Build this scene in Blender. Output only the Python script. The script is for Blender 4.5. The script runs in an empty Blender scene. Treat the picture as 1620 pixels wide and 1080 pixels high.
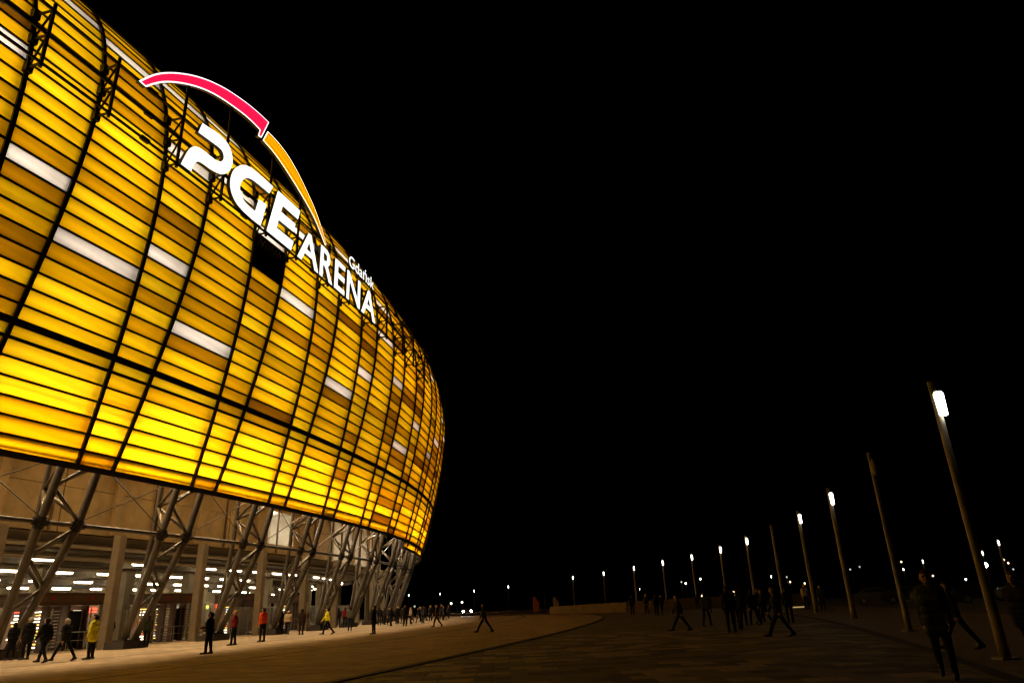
import bpy, bmesh, math, random
from mathutils import Vector, Matrix
random.seed(7)
scene = bpy.context.scene
col = scene.collection

# ------------------------------------------------------------------ camera
TH, RO = 0.364945, -0.046843          # pitch up, roll (radians)
EYE = 1.5
F = Vector((0, math.cos(TH), math.sin(TH)))
R0 = Vector((1, 0, 0)); U0 = R0.cross(F)
RV = R0 * math.cos(RO) + U0 * math.sin(RO)
UV = U0 * math.cos(RO) - R0 * math.sin(RO)
cam_data = bpy.data.cameras.new('camera')
cam = bpy.data.objects.new('camera', cam_data); col.objects.link(cam)
cam_data.sensor_fit = 'HORIZONTAL'; cam_data.sensor_width = 36.0; cam_data.lens = 24.098
cam_data.clip_start = 0.1; cam_data.clip_end = 6000
m = Matrix((RV, UV, -F)).transposed().to_4x4(); m.translation = Vector((0, 0, EYE))
cam.matrix_world = m
scene.camera = cam

# ------------------------------------------------------------------ night sky
world = bpy.data.worlds.new('World'); scene.world = world; world.use_nodes = True
nt = world.node_tree; bg = nt.nodes['Background']
sky = nt.nodes.new('ShaderNodeTexSky'); sky.sky_type = 'NISHITA'; sky.sun_disc = False
sky.sun_elevation = math.radians(-6.0); sky.sun_rotation = math.radians(200)
nt.links.new(sky.outputs[0], bg.inputs[0]); bg.inputs[1].default_value = 0.0006

vs = scene.view_settings
vs.view_transform = 'Standard'; vs.look = 'None'; vs.exposure = 0.0; vs.gamma = 1.0
vs.use_curve_mapping = False
scene.render.engine = 'CYCLES'
cy = scene.cycles
cy.use_denoising = True
cy.max_bounces = 6; cy.diffuse_bounces = 4; cy.glossy_bounces = 2; cy.transmission_bounces = 4
cy.sample_clamp_indirect = 6.0
cy.use_light_tree = True
cy.caustics_reflective = False; cy.caustics_refractive = False

# ------------------------------------------------------------------ materials
MATS = {}
def nodes_of(name):
    mt = bpy.data.materials.new(name); mt.use_nodes = True
    MATS[name] = mt
    return mt, mt.node_tree, mt.node_tree.nodes['Principled BSDF']

def pbr(name, rgb, rough=0.6, metal=0.0, noise=None, bump=None, spec=0.5):
    """noise=(scale, amount) varies the base colour, bump=(scale, strength)"""
    mt, t, b = nodes_of(name)
    b.inputs['Base Color'].default_value = (*rgb, 1); b.inputs['Roughness'].default_value = rough
    b.inputs['Metallic'].default_value = metal; b.inputs['Specular IOR Level'].default_value = spec
    tc = t.nodes.new('ShaderNodeTexCoord')
    if noise:
        n = t.nodes.new('ShaderNodeTexNoise'); n.inputs['Scale'].default_value = noise[0]
        n.inputs['Detail'].default_value = 6; n.inputs['Roughness'].default_value = 0.65
        t.links.new(tc.outputs['Object'], n.inputs['Vector'])
        r = t.nodes.new('ShaderNodeValToRGB')
        a = noise[1]
        r.color_ramp.elements[0].position = 0.28; r.color_ramp.elements[1].position = 0.75
        r.color_ramp.elements[0].color = (*[c * (1 - a) for c in rgb], 1)
        r.color_ramp.elements[1].color = (*[min(1, c * (1 + a)) for c in rgb], 1)
        t.links.new(n.outputs['Fac'], r.inputs['Fac']); t.links.new(r.outputs['Color'], b.inputs['Base Color'])
    if bump:
        n2 = t.nodes.new('ShaderNodeTexNoise'); n2.inputs['Scale'].default_value = bump[0]; n2.inputs['Detail'].default_value = 5
        t.links.new(tc.outputs['Object'], n2.inputs['Vector'])
        bp = t.nodes.new('ShaderNodeBump'); bp.inputs['Strength'].default_value = bump[1]; bp.inputs['Distance'].default_value = 0.02
        t.links.new(n2.outputs['Fac'], bp.inputs['Height']); t.links.new(bp.outputs['Normal'], b.inputs['Normal'])
    return mt

def emit(name, rgb, strength):
    mt, t, b = nodes_of(name)
    b.inputs['Base Color'].default_value = (*[min(1, c) for c in rgb], 1)
    b.inputs['Emission Color'].default_value = (*rgb, 1); b.inputs['Emission Strength'].default_value = strength
    b.inputs['Roughness'].default_value = 0.4
    return mt

def panel_mat(name, rgb):
    """backlit polycarbonate sheet: lets diffused light through, streaky"""
    mt = bpy.data.materials.new(name); mt.use_nodes = True; t = mt.node_tree
    for n in list(t.nodes): t.nodes.remove(n)
    out = t.nodes.new('ShaderNodeOutputMaterial')
    tc = t.nodes.new('ShaderNodeTexCoord'); mp = t.nodes.new('ShaderNodeMapping')
    mp.inputs['Scale'].default_value = (0.20, 0.20, 1.9)
    t.links.new(tc.outputs['Object'], mp.inputs['Vector'])
    n = t.nodes.new('ShaderNodeTexNoise'); n.inputs['Scale'].default_value = 1.0; n.inputs['Detail'].default_value = 3
    t.links.new(mp.outputs['Vector'], n.inputs['Vector'])
    r = t.nodes.new('ShaderNodeValToRGB')
    r.color_ramp.elements[0].position = 0.3; r.color_ramp.elements[1].position = 0.7
    r.color_ramp.elements[0].color = (*[c * 0.62 for c in rgb], 1); r.color_ramp.elements[1].color = (*rgb, 1)  # darker streaks put uneven backlight and pipe shadows into the colour
    t.links.new(n.outputs['Fac'], r.inputs['Fac'])
    tr = t.nodes.new('ShaderNodeBsdfTranslucent'); t.links.new(r.outputs['Color'], tr.inputs['Color'])
    df = t.nodes.new('ShaderNodeBsdfDiffuse'); t.links.new(r.outputs['Color'], df.inputs['Color'])
    gl = t.nodes.new('ShaderNodeBsdfGlossy'); gl.inputs['Roughness'].default_value = 0.35
    m1 = t.nodes.new('ShaderNodeMixShader'); m1.inputs[0].default_value = 0.25
    t.links.new(tr.outputs[0], m1.inputs[1]); t.links.new(df.outputs[0], m1.inputs[2])
    m2 = t.nodes.new('ShaderNodeMixShader'); m2.inputs[0].default_value = 0.03
    t.links.new(m1.outputs[0], m2.inputs[1]); t.links.new(gl.outputs[0], m2.inputs[2])
    t.links.new(m2.outputs[0], out.inputs[0])
    MATS[name] = mt
    return mt

def paving_mat(name, rgb, w, h, rot=0.0, mortar=0.015, vary=0.35, rough=0.75):
    mt, t, b = nodes_of(name)
    tc = t.nodes.new('ShaderNodeTexCoord'); mp = t.nodes.new('ShaderNodeMapping'); mp.inputs['Rotation'].default_value[2] = rot
    t.links.new(tc.outputs['Object'], mp.inputs['Vector'])
    br = t.nodes.new('ShaderNodeTexBrick'); br.inputs['Scale'].default_value = 1.0
    br.inputs['Brick Width'].default_value = w; br.inputs['Row Height'].default_value = h; br.inputs['Mortar Size'].default_value = mortar
    br.inputs['Color1'].default_value = (*[c * (1 - vary) for c in rgb], 1); br.inputs['Color2'].default_value = (*[c * (1 + vary) for c in rgb], 1)
    br.inputs['Mortar'].default_value = (*[c * 0.35 for c in rgb], 1)
    t.links.new(mp.outputs['Vector'], br.inputs['Vector'])
    n = t.nodes.new('ShaderNodeTexNoise'); n.inputs['Scale'].default_value = 0.35; n.inputs['Detail'].default_value = 8; n.inputs['Roughness'].default_value = 0.7
    t.links.new(tc.outputs['Object'], n.inputs['Vector'])
    mr = t.nodes.new('ShaderNodeMapRange'); mr.inputs['From Min'].default_value = 0.3; mr.inputs['From Max'].default_value = 0.7
    mr.inputs['To Min'].default_value = 0.7; mr.inputs['To Max'].default_value = 1.25
    t.links.new(n.outputs['Fac'], mr.inputs['Value'])
    mx = t.nodes.new('ShaderNodeMix'); mx.data_type = 'RGBA'; mx.blend_type = 'MULTIPLY'; mx.inputs[0].default_value = 1.0
    t.links.new(br.outputs['Color'], mx.inputs[6]); t.links.new(mr.outputs['Result'], mx.inputs[7])
    t.links.new(mx.outputs[2], b.inputs['Base Color'])
    b.inputs['Roughness'].default_value = rough
    bp = t.nodes.new('ShaderNodeBump'); bp.inputs['Strength'].default_value = 0.4; bp.inputs['Distance'].default_value = 0.01; bp.invert = True
    t.links.new(br.outputs['Fac'], bp.inputs['Height']); t.links.new(bp.outputs['Normal'], b.inputs['Normal'])
    return mt

M_FRAME = pbr('black_steel', (0.012, 0.010, 0.009), 0.5, 0.0, noise=(3, 0.3))
M_STRUT = pbr('painted_steel', (0.09, 0.077, 0.06), 0.3, 0.0, noise=(1.5, 0.18), bump=(30, 0.05))
M_CONC = pbr('concrete', (0.31, 0.22, 0.095), 0.85, noise=(0.9, 0.30), bump=(14, 0.35))
M_CONC2 = pbr('smooth_concrete', (0.25, 0.20, 0.13), 0.8, noise=(1.6, 0.2), bump=(20, 0.2))
M_DARKC = pbr('dark_concrete', (0.05, 0.045, 0.04), 0.9, noise=(1.2, 0.3))
M_WHITEW = pbr('white_cladding', (0.72, 0.68, 0.6), 0.6, noise=(1.0, 0.1))
M_CREAM = pbr('cream_wall', (0.42, 0.36, 0.27), 0.8, noise=(0.7, 0.15))
M_CEIL = pbr('ceiling_concrete', (0.16, 0.14, 0.11), 0.9, noise=(0.8, 0.3))
M_DUCT = pbr('galvanised_duct', (0.5, 0.48, 0.42), 0.4, 0.6)
M_HUT = pbr('brown_cladding', (0.11, 0.06, 0.03), 0.6, noise=(2, 0.2))
M_BAR = pbr('galvanised_bar', (0.45, 0.42, 0.36), 0.35, 0.7)
M_GLASS = pbr('dark_glass', (0.02, 0.022, 0.025), 0.1)
M_GATE = pbr('grey_gate_sheet', (0.35, 0.34, 0.3), 0.55, noise=(3, 0.1))
M_RED = pbr('red_plastic', (0.45, 0.02, 0.015), 0.4)
M_CASE = pbr('sign_casing', (0.03, 0.03, 0.032), 0.45)
M_FLUO = emit('fluorescent_diffuser', (1.0, 0.80, 0.50), 22.0)
M_FLUO2 = emit('flood_lamp_glass', (1.0, 0.90, 0.70), 110.0)
M_SIGNW = emit('sign_white_face', (1.0, 1.0, 1.0), 1.45)
M_SIGNR = emit('sign_red_face', (1.0, 0.011, 0.08), 1.0)
M_SIGNO = emit('sign_orange_face', (1.0, 0.36, 0.0), 1.1)
M_LAMP = emit('street_lamp_glass', (1.0, 0.95, 0.84), 13.0)
M_LAMPOFF = pbr('unlit_lamp_glass', (0.12, 0.11, 0.09), 0.25)
M_POLE = pbr('lamp_pole_steel', (0.27, 0.225, 0.15), 0.45, 0.0, noise=(4, 0.15))
M_SHOP = [emit('shop_light_white', (1.0, 0.88, 0.62), 4.5), emit('shop_light_amber', (1.0, 0.55, 0.12), 2.4),
          emit('shop_light_red', (1.0, 0.12, 0.06), 1.6), emit('shop_light_green', (0.6, 0.75, 0.12), 1.6), emit('shop_screen_blue', (0.5, 0.8, 1.0), 2.6)]
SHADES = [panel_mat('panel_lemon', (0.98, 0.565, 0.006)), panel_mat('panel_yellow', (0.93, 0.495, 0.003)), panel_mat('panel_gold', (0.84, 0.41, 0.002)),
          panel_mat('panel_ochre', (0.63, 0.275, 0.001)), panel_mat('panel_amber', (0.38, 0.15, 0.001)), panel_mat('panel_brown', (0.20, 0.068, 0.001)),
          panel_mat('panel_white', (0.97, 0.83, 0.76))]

# ------------------------------------------------------------------ mesh helpers
class MB:
    def __init__(self): self.v = []; self.f = []; self.mi = []
    def add(self, vs, fs, mi=0):
        o = len(self.v); self.v += [tuple(a) for a in vs]; self.f += [tuple(i + o for i in f) for f in fs]; self.mi += [mi] * len(fs)
    def hexa(self, p, mi=0):       # 8 corners: bottom 0-3 ccw, top 4-7
        self.add(p, [(3, 2, 1, 0), (4, 5, 6, 7), (0, 1, 5, 4), (1, 2, 6, 5), (2, 3, 7, 6), (3, 0, 4, 7)], mi)
    def box(self, c, s, mi=0, rz=0.0):
        cx, cy_, cz = c; hx, hy, hz = s[0] / 2, s[1] / 2, s[2] / 2; ca, sa = math.cos(rz), math.sin(rz)
        P = []
        for z in (-hz, hz):
            for x, y in ((-hx, -hy), (hx, -hy), (hx, hy), (-hx, hy)):
                P.append((cx + x * ca - y * sa, cy_ + x * sa + y * ca, cz + z))
        self.hexa(P, mi)
    def tube(self, pts, rad, n=8, mi=0, cap=True):
        pts = [Vector(p) for p in pts]
        rads = rad if isinstance(rad, (list, tuple)) else [rad] * len(pts)
        o = len(self.v); prev = None
        for i, p in enumerate(pts):
            d = (pts[min(i + 1, len(pts) - 1)] - pts[max(i - 1, 0)]).normalized()
            if prev is None:
                a = Vector((0, 0, 1)) if abs(d.z) < 0.9 else Vector((1, 0, 0))
                x = d.cross(a).normalized()
            else:
                x = (prev - d * prev.dot(d)).normalized()
            prev = x; y = d.cross(x)
            for j in range(n):
                t = 2 * math.pi * j / n
                self.v.append(tuple(p + (x * math.cos(t) + y * math.sin(t)) * rads[i]))
        for i in range(len(pts) - 1):
            for j in range(n):
                self.f.append((o + i * n + j, o + i * n + (j + 1) % n, o + (i + 1) * n + (j + 1) % n, o + (i + 1) * n + j)); self.mi.append(mi)
        if cap:
            self.f.append(tuple(o + j for j in range(n))[::-1]); self.mi.append(mi)
            self.f.append(tuple(o + (len(pts) - 1) * n + j for j in range(n))); self.mi.append(mi)
    def build(self, name, mats, parent=None, smooth=False):
        me = bpy.data.meshes.new(name); me.from_pydata(self.v, [], self.f)
        if not isinstance(mats, (list, tuple)): mats = [mats]
        for mm in mats: me.materials.append(mm)
        if len(mats) > 1: me.polygons.foreach_set('material_index', self.mi)
        if smooth: me.polygons.foreach_set('use_smooth', [True] * len(me.polygons))
        me.update()
        o = bpy.data.objects.new(name, me); col.objects.link(o)
        if parent: o.parent = parent
        return o

def empty(name, loc=(0, 0, 0), parent=None):
    o = bpy.data.objects.new(name, None); o.location = loc; col.objects.link(o); o.empty_display_size = 0.3
    if parent: o.parent = parent
    return o
def tag(o, label, cat, group=None):
    o['label'] = label; o['category'] = cat
    if group: o['group'] = group
    return o
def struct(o): o['kind'] = 'structure'; return o
def copy_tree(o, parent=None):
    c = o.copy(); col.objects.link(c)
    if parent: c.parent = parent
    for ch in list(o.children): copy_tree(ch, c)
    return c

# ------------------------------------------------------------------ the stadium's plan curve and section
D = 8.3                                   # metres between leg trusses along the facade foot
KN = [-4, 0, 3, 5.5, 8, 11, 16]; KAP = [0.00845, 0.0297, 0.03697, 0.05607, 0.07763, 0.09701, 0.1151]
X0, Y0, TAU = -22.38682, 35.85398, 1.28735
ZB = 7.57348 + EYE
PH = (0.30643, -0.16734, 0.141176, -0.083957)
HR, HS = 0.845407, 0.730332
def interp(x, xs, ys):
    if x <= xs[0]: return ys[0]
    if x >= xs[-1]: return ys[-1]
    lo, hi = 0, len(xs) - 1
    while hi - lo > 1:
        md = (lo + hi) // 2
        if xs[md] <= x: lo = md
        else: hi = md
    t = (x - xs[lo]) / (xs[hi] - xs[lo]); return ys[lo] * (1 - t) + ys[hi] * t
DK = 0.02; KG = [-5 + i * DK for i in range(int(23 / DK))]
_A, _X, _Y = [], [], []
a = x = y = 0.0
for kk in KG:
    _A.append(a); _X.append(x); _Y.append(y)
    a2 = a + interp(kk, KN, KAP) * DK
    am = (a + a2) / 2
    _X[-1:] = [x]; x += math.cos(am) * D * DK; y += math.sin(am) * D * DK; a = a2
# rotate / shift so that k = 0 sits at X0, Y0 with heading TAU
a0 = interp(0, KG, _A); rot = TAU - a0; cr, sr = math.cos(rot), math.sin(rot)
bx0, by0 = interp(0, KG, _X), interp(0, KG, _Y)
GX = [X0 + (xx - bx0) * cr - (yy - by0) * sr for xx, yy in zip(_X, _Y)]
GY = [Y0 + (xx - bx0) * sr + (yy - by0) * cr for xx, yy in zip(_X, _Y)]
GA = [aa + rot for aa in _A]
def frame(k):
    i = (k + 5) / DK; j = max(0, min(int(i), len(KG) - 2)); t = i - j
    return (GX[j] + (GX[j + 1] - GX[j]) * t, GY[j] + (GY[j + 1] - GY[j]) * t, GA[j] + (GA[j + 1] - GA[j]) * t)
def pt(k, p, z, w=0.0):
    x, y, A = frame(k); s, c = math.sin(A), math.cos(A)
    return Vector((x + s * p + c * w, y - c * p + s * w, z))
def phi(s): t = s / 10; return PH[0] + PH[1] * t + PH[2] * t * t + PH[3] * t ** 3
SG = [-2 + i * 0.05 for i in range(int(36 / 0.05))]; _P = [0.0]; _Z = [0.0]
for s in SG[:-1]:
    f = phi(s + 0.025); _P.append(_P[-1] + math.sin(f) * 0.05); _Z.append(_Z[-1] + math.cos(f) * 0.05)
p00, z00 = interp(0, SG, _P), interp(0, SG, _Z)
def prof(s, out=0.0):
    """radial offset and height at facade length s, moved out along the facade normal"""
    f = phi(s)
    return interp(s, SG, _P) - p00 + math.cos(f) * out, ZB + interp(s, SG, _Z) - z00 - math.sin(f) * out
def whalf(s): t = s / 10; return 1.09995 + 0.47429 * t - 0.023875 * t * t
def rib_pt(i, s, out=0.0, dw=0.0):
    k = i // 2; side = -1 if i % 2 == 0 else 1
    p, z = prof(s, out)
    return pt(k, p, z, side * whalf(s) + dw)
def fpt(k, s, out=0.0):
    p, z = prof(s, out); return pt(k, p, z)
def row_s(j): return 6 * HR + HS + j * HR if j >= 0 else (j + 7) * HR
JT = 27
ROWS = [j for j in range(-7, JT + 1)]     # horizontal lines; panel row j lies between line j and j+1
K0, K1 = -3, 11

# camera projection used only to decide which repeats are near enough to be single objects
def px_area(c):
    q = []
    for v in c:
        d = v - Vector((0, 0, EYE)); w = d.dot(F)
        if w < 1: return 0
        q.append((810 + 1084.4 * d.dot(RV) / w, 540 - 1084.4 * d.dot(UV) / w))
    if all(x < 0 for x, y in q) or all(y < 0 for x, y in q): return 0
    return sum(q[i][0] * q[(i + 1) % 4][1] - q[(i + 1) % 4][0] * q[i][1] for i in range(4)) / 2

# ------------------------------------------------------------------ ground
def ring_sheet(name, p0, p1, z, mat, k0=-4.6, k1=14.0, n=120, kind=True, thick=None):
    b = MB()
    f0 = p0 if callable(p0) else (lambda k: p0); f1 = p1 if callable(p1) else (lambda k: p1)
    V = []
    for i in range(n + 1):
        k = k0 + (k1 - k0) * i / n
        V += [pt(k, f0(k), z), pt(k, f1(k), z)]
    b.add(V, [(2 * i, 2 * i + 1, 2 * i + 3, 2 * i + 2) for i in range(n)])
    if thick:
        V2 = [Vector((v.x, v.y, z - thick)) for v in V]
        o = len(V); b.add(V + V2, [f for i in range(n) for f in ((2 * i, 2 * i + 2, o + 2 * i + 2, o + 2 * i), (2 * i + 3, 2 * i + 1, o + 2 * i + 1, o + 2 * i + 3))])
    o = b.build(name, mat)
    return struct(o) if kind else o

M_GROUND = pbr('dark_ground', (0.05, 0.045, 0.035), 0.95, noise=(0.05, 0.4))
M_BAND = paving_mat('lit_tone_paving', (0.37, 0.285, 0.18), 1.2, 0.6, 0.28, 0.03, 0.16)  # paler than the plaza: part of the downlight's brightness is in the colour
M_PLAZA = paving_mat('plaza_paving', (0.32, 0.23, 0.12), 1.2, 0.6, 0.28, 0.03, 0.22)  # browner than the apron paving, standing in for weaker light
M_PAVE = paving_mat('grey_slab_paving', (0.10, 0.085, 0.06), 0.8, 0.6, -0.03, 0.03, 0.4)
M_VERGE = paving_mat('verge_paving', (0.15, 0.115, 0.075), 0.4, 0.2, 0.3, 0.012, 0.2)
M_KERB = pbr('dark_kerb_stone', (0.018, 0.015, 0.012), 0.8, noise=(2, 0.3))
b = MB(); b.add([(-3000, -300, -0.02), (3000, -300, -0.02), (3000, 5000, -0.02), (-3000, 5000, -0.02)], [(0, 1, 2, 3)])
struct(b.build('ground', M_GROUND))
KE = [-5, 4.4, 6.2, 7.2, 7.9, 8.6, 14]; PE = [22.6, 22.2, 21.0, 18.6, 14.5, 9.6, 9.6]
kerb_p = lambda k: interp(k, KE, PE)
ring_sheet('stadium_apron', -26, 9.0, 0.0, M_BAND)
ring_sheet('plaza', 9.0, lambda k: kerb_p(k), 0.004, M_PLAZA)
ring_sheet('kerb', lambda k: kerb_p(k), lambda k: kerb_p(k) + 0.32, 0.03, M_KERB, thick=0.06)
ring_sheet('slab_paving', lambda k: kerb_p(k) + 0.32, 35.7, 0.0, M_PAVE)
ring_sheet('kerb', 35.7, 35.98, 0.03, M_KERB, thick=0.06)
ring_sheet('lamp_verge', 35.98, 44.0, 0.002, M_VERGE)
ring_sheet('drain_channel', 3.3, 3.55, 0.006, M_KERB)
ring_sheet('drain_channel', 13.4, 13.62, 0.010, M_KERB)

# near slabs, one by one
slab_host = bpy.data.objects['slab_paving']
def to_kp(x, y):
    best = None
    for k in [i * 0.1 - 4.5 for i in range(90)]:
        X, Y, A = frame(k); al = (x - X) * math.cos(A) + (y - Y) * math.sin(A)
        if best is None or abs(al) < best[0]: best = (abs(al), (x - X) * math.sin(A) - (y - Y) * math.cos(A))
    return best[1]
slab_mats = [pbr('slab_stone_%s' % n, c, 0.7, noise=(6, 0.3), bump=(25, 0.3)) for n, c in
             (('grey', (0.13, 0.11, 0.07)), ('brown', (0.25, 0.20, 0.12)), ('dark', (0.06, 0.05, 0.038)))]
slab_me = []
for mm in slab_mats:
    b = MB(); w, h = 0.772, 0.572; e = 0.012
    b.hexa([(-w / 2, -h / 2, -0.015), (w / 2, -h / 2, -0.015), (w / 2, h / 2, -0.015), (-w / 2, h / 2, -0.015), (-w / 2, -h / 2, 0.002), (w / 2, -h / 2, 0.002), (w / 2, h / 2, 0.002), (-w / 2, h / 2, 0.002)])
    b.add([(-w / 2, -h / 2, 0.002), (w / 2, -h / 2, 0.002), (w / 2, h / 2, 0.002), (-w / 2, h / 2, 0.002), (-w / 2 + e, -h / 2 + e, 0.009), (w / 2 - e, -h / 2 + e, 0.009), (w / 2 - e, h / 2 - e, 0.009), (-w / 2 + e, h / 2 - e, 0.009)],
          [(0, 1, 5, 4), (1, 2, 6, 5), (2, 3, 7, 6), (3, 0, 4, 7), (4, 5, 6, 7)])
    o = b.build('paving_slab', mm); slab_me.append(o.data); bpy.data.objects.remove(o)
cells = []
SR = -0.03
for r in range(0, 42):
    for c in range(-14, 26):
        u = c * 0.8 + (0.4 if r % 2 else 0); v = 10.5 + r * 0.6
        x = u * math.cos(SR) - v * math.sin(SR) * -1 * -1; x = u * math.cos(-SR) - (v - 18) * math.sin(-SR); yv = u * math.sin(-SR) + (v - 18) * math.cos(-SR) + 18
        p = to_kp(x, yv)
        if kerb_p(0) + 0.32 + 0.45 < p < 35.7 - 0.42 and abs(x) < 0.80 * yv + 1: cells.append((yv, x, p))
cells.sort()
stuffb = MB()
for i, (yv, x, p) in enumerate(cells):
    zz = random.uniform(-0.002, 0.002); mi = random.choices((0, 1, 2), (5, 3, 3))[0]
    if i < 300:
        o = bpy.data.objects.new('paving_slab', slab_me[mi]); col.objects.link(o); o.parent = slab_host
        o.location = (x, yv, zz); o.rotation_euler = (random.uniform(-.002, .002), random.uniform(-.002, .002), -SR)
    else:
        stuffb.box((x, yv, -0.002 + zz), (0.772, 0.572, 0.022), mi, -SR)
if stuffb.v:
    o = stuffb.build('paving_slabs', slab_mats, slab_host); o['kind'] = 'stuff'

# ------------------------------------------------------------------ the stadium
stadium = empty('stadium', tuple(pt(2, -20, 0)))
tag(stadium, 'huge curved stadium with glowing amber panel facade on slanted steel legs', 'stadium')
SO = Vector(stadium.location)
def part(b, name, mats, parent=None, smooth=False):
    par = parent or stadium
    o = b.build(name, mats, par, smooth)
    off = SO
    o.location = -off if par == stadium else Vector((0, 0, 0))
    return o

# --- facade panels
WHITE = {(-2, 8), (-1, 5), (0, 7), (1, 3), (3, 10), (5, 5), (6, 8), (8, 10), (10, 7), (9, 3), (13, 8), (12, 5), (7, 14), (-3, 14), (-4, 14),
         (-2, 21), (-1, 20), (0, 21), (1, 16), (0, 15), (3, 17), (7, 18), (5, 20), (15, 11), (17, 19), (12, 17), (2, 14), (1, 22), (14, 13), (4, 24)}
MISSING = {(2, 11), (2, 12), (2, 13)}
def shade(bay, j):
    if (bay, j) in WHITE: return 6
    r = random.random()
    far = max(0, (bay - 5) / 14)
    w = [2.2 - far, 4, 4.5, 3 + far, 1.7 + 1.6 * far, 0.55 + 0.9 * far]  # darker mix towards the far end stands in for dimming at grazing view
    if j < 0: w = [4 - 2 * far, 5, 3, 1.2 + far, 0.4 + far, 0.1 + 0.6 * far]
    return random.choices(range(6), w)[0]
plist = []
for i in range(2 * K0, 2 * K1 + 1):
    rows = ROWS[:-1] + ([-8] if i >= 12 else [])
    for j in rows:
        if (i, j) in MISSING: continue
        s0, s1 = row_s(j), row_s(j + 1)
        s0 += 0.045; s1 -= 0.045
        c = [rib_pt(i, s0, 0, 0.10), rib_pt(i + 1, s0, 0, -0.10), rib_pt(i + 1, s1, 0, -0.10), rib_pt(i, s1, 0, 0.10)]
        bk = [rib_pt(i, s0, -0.07, 0.10), rib_pt(i + 1, s0, -0.07, -0.10), rib_pt(i + 1, s1, -0.07, -0.10), rib_pt(i, s1, -0.07, 0.10)]
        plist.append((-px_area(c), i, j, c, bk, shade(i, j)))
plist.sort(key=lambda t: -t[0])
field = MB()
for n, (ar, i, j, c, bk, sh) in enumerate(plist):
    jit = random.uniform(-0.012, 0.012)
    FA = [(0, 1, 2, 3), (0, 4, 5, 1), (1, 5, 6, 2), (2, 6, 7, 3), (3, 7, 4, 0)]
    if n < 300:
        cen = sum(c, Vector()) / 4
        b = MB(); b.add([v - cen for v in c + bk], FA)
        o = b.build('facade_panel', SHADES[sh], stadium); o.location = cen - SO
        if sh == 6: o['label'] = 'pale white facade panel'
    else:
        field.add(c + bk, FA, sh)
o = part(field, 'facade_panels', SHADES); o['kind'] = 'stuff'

# --- facade frame: ribs, purlins, ring beams
NS = [row_s(-7) - 0.15 + (row_s(JT) - row_s(-7) + 0.15) * t / 44 for t in range(45)]
def strip_along(pts_in, pts_out, pts_in2, pts_out2):
    b = MB(); n = len(pts_in); V = []
    for q in zip(pts_in, pts_out, pts_out2, pts_in2): V += list(q)
    Fc = []
    for i in range(n - 1):
        for a in range(4): Fc.append((4 * i + a, 4 * i + (a + 1) % 4, 4 * i + 4 + (a + 1) % 4, 4 * i + 4 + a))
    Fc += [(3, 2, 1, 0), (4 * n - 4, 4 * n - 3, 4 * n - 2, 4 * n - 1)]
    b.add(V, Fc); return b
for i in range(2 * K0, 2 * K1 + 2):
    ns = ([row_s(-8) - 0.05] if i >= 12 else []) + NS
    b = strip_along([rib_pt(i, s, -0.28, -0.10) for s in ns], [rib_pt(i, s, 0.13, -0.10) for s in ns], [rib_pt(i, s, -0.28, 0.10) for s in ns], [rib_pt(i, s, 0.13, 0.10) for s in ns])
    part(b, 'facade_rib', M_FRAME)
    # chord of the steel truss behind the skin
    b = MB(); b.tube([rib_pt(i, s, -0.62, -0.42 if i % 2 == 0 else -0.30) for s in ns[3::3]], 0.17, 8); part(b, 'truss_chord', M_STRUT, smooth=True)
def purlin(j, hh, out0, out1, name, i0=2 * K0, i1=2 * K1 + 1, mat=None):
    s = row_s(j); P4 = [[], [], [], []]
    for i in range(i0, i1 + 1):
        for q, (ds, ou) in enumerate(((-hh, out0), (-hh, out1), (hh, out0), (hh, out1))): P4[q].append(rib_pt(i, s + ds, ou))
    return part(strip_along(*P4), name, mat or M_FRAME)
for j in ROWS:
    if j == -7: purlin(j, 0.16, -0.35, 0.10, 'bottom_beam')
    elif j == 0: purlin(j, 0.175, -0.3, 0.12, 'ring_beam')
    else: purlin(j, 0.058 if j != -1 else 0.085, -0.42, 0.06, 'purlin')
purlin(-8, 0.12, -0.35, 0.10, 'bottom_beam', 12)
# service pipes behind the lowest rows (their shadows show through)
for s, ou, rr, kx in ((0.42, -0.30, 0.07, 11), (3.05, -0.5, 0.06, 0.6), (2.5, -0.4, 0.05, 4.0)):
    b = MB(); b.tube([fpt(K0 + t * 0.25, s, ou) for t in range(int((kx - K0) / 0.25))], rr, 6); part(b, 'service_pipe', M_STRUT)
for i in range(2 * K0, 2 * K1):          # unseen bars added across single bays to cast streaks on the panels
    for q in range(random.choice((2, 3, 3, 4))):
        s = random.uniform(0.4, 24) ; ou = random.uniform(-0.62, -0.28)
        b = MB(); b.tube([rib_pt(i, s, ou, 0.1), rib_pt(i + 1, s + random.uniform(-0.05, 0.05), ou, -0.1)], random.uniform(0.04, 0.085), 6); part(b, 'shadow_bar', M_FRAME)
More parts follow.
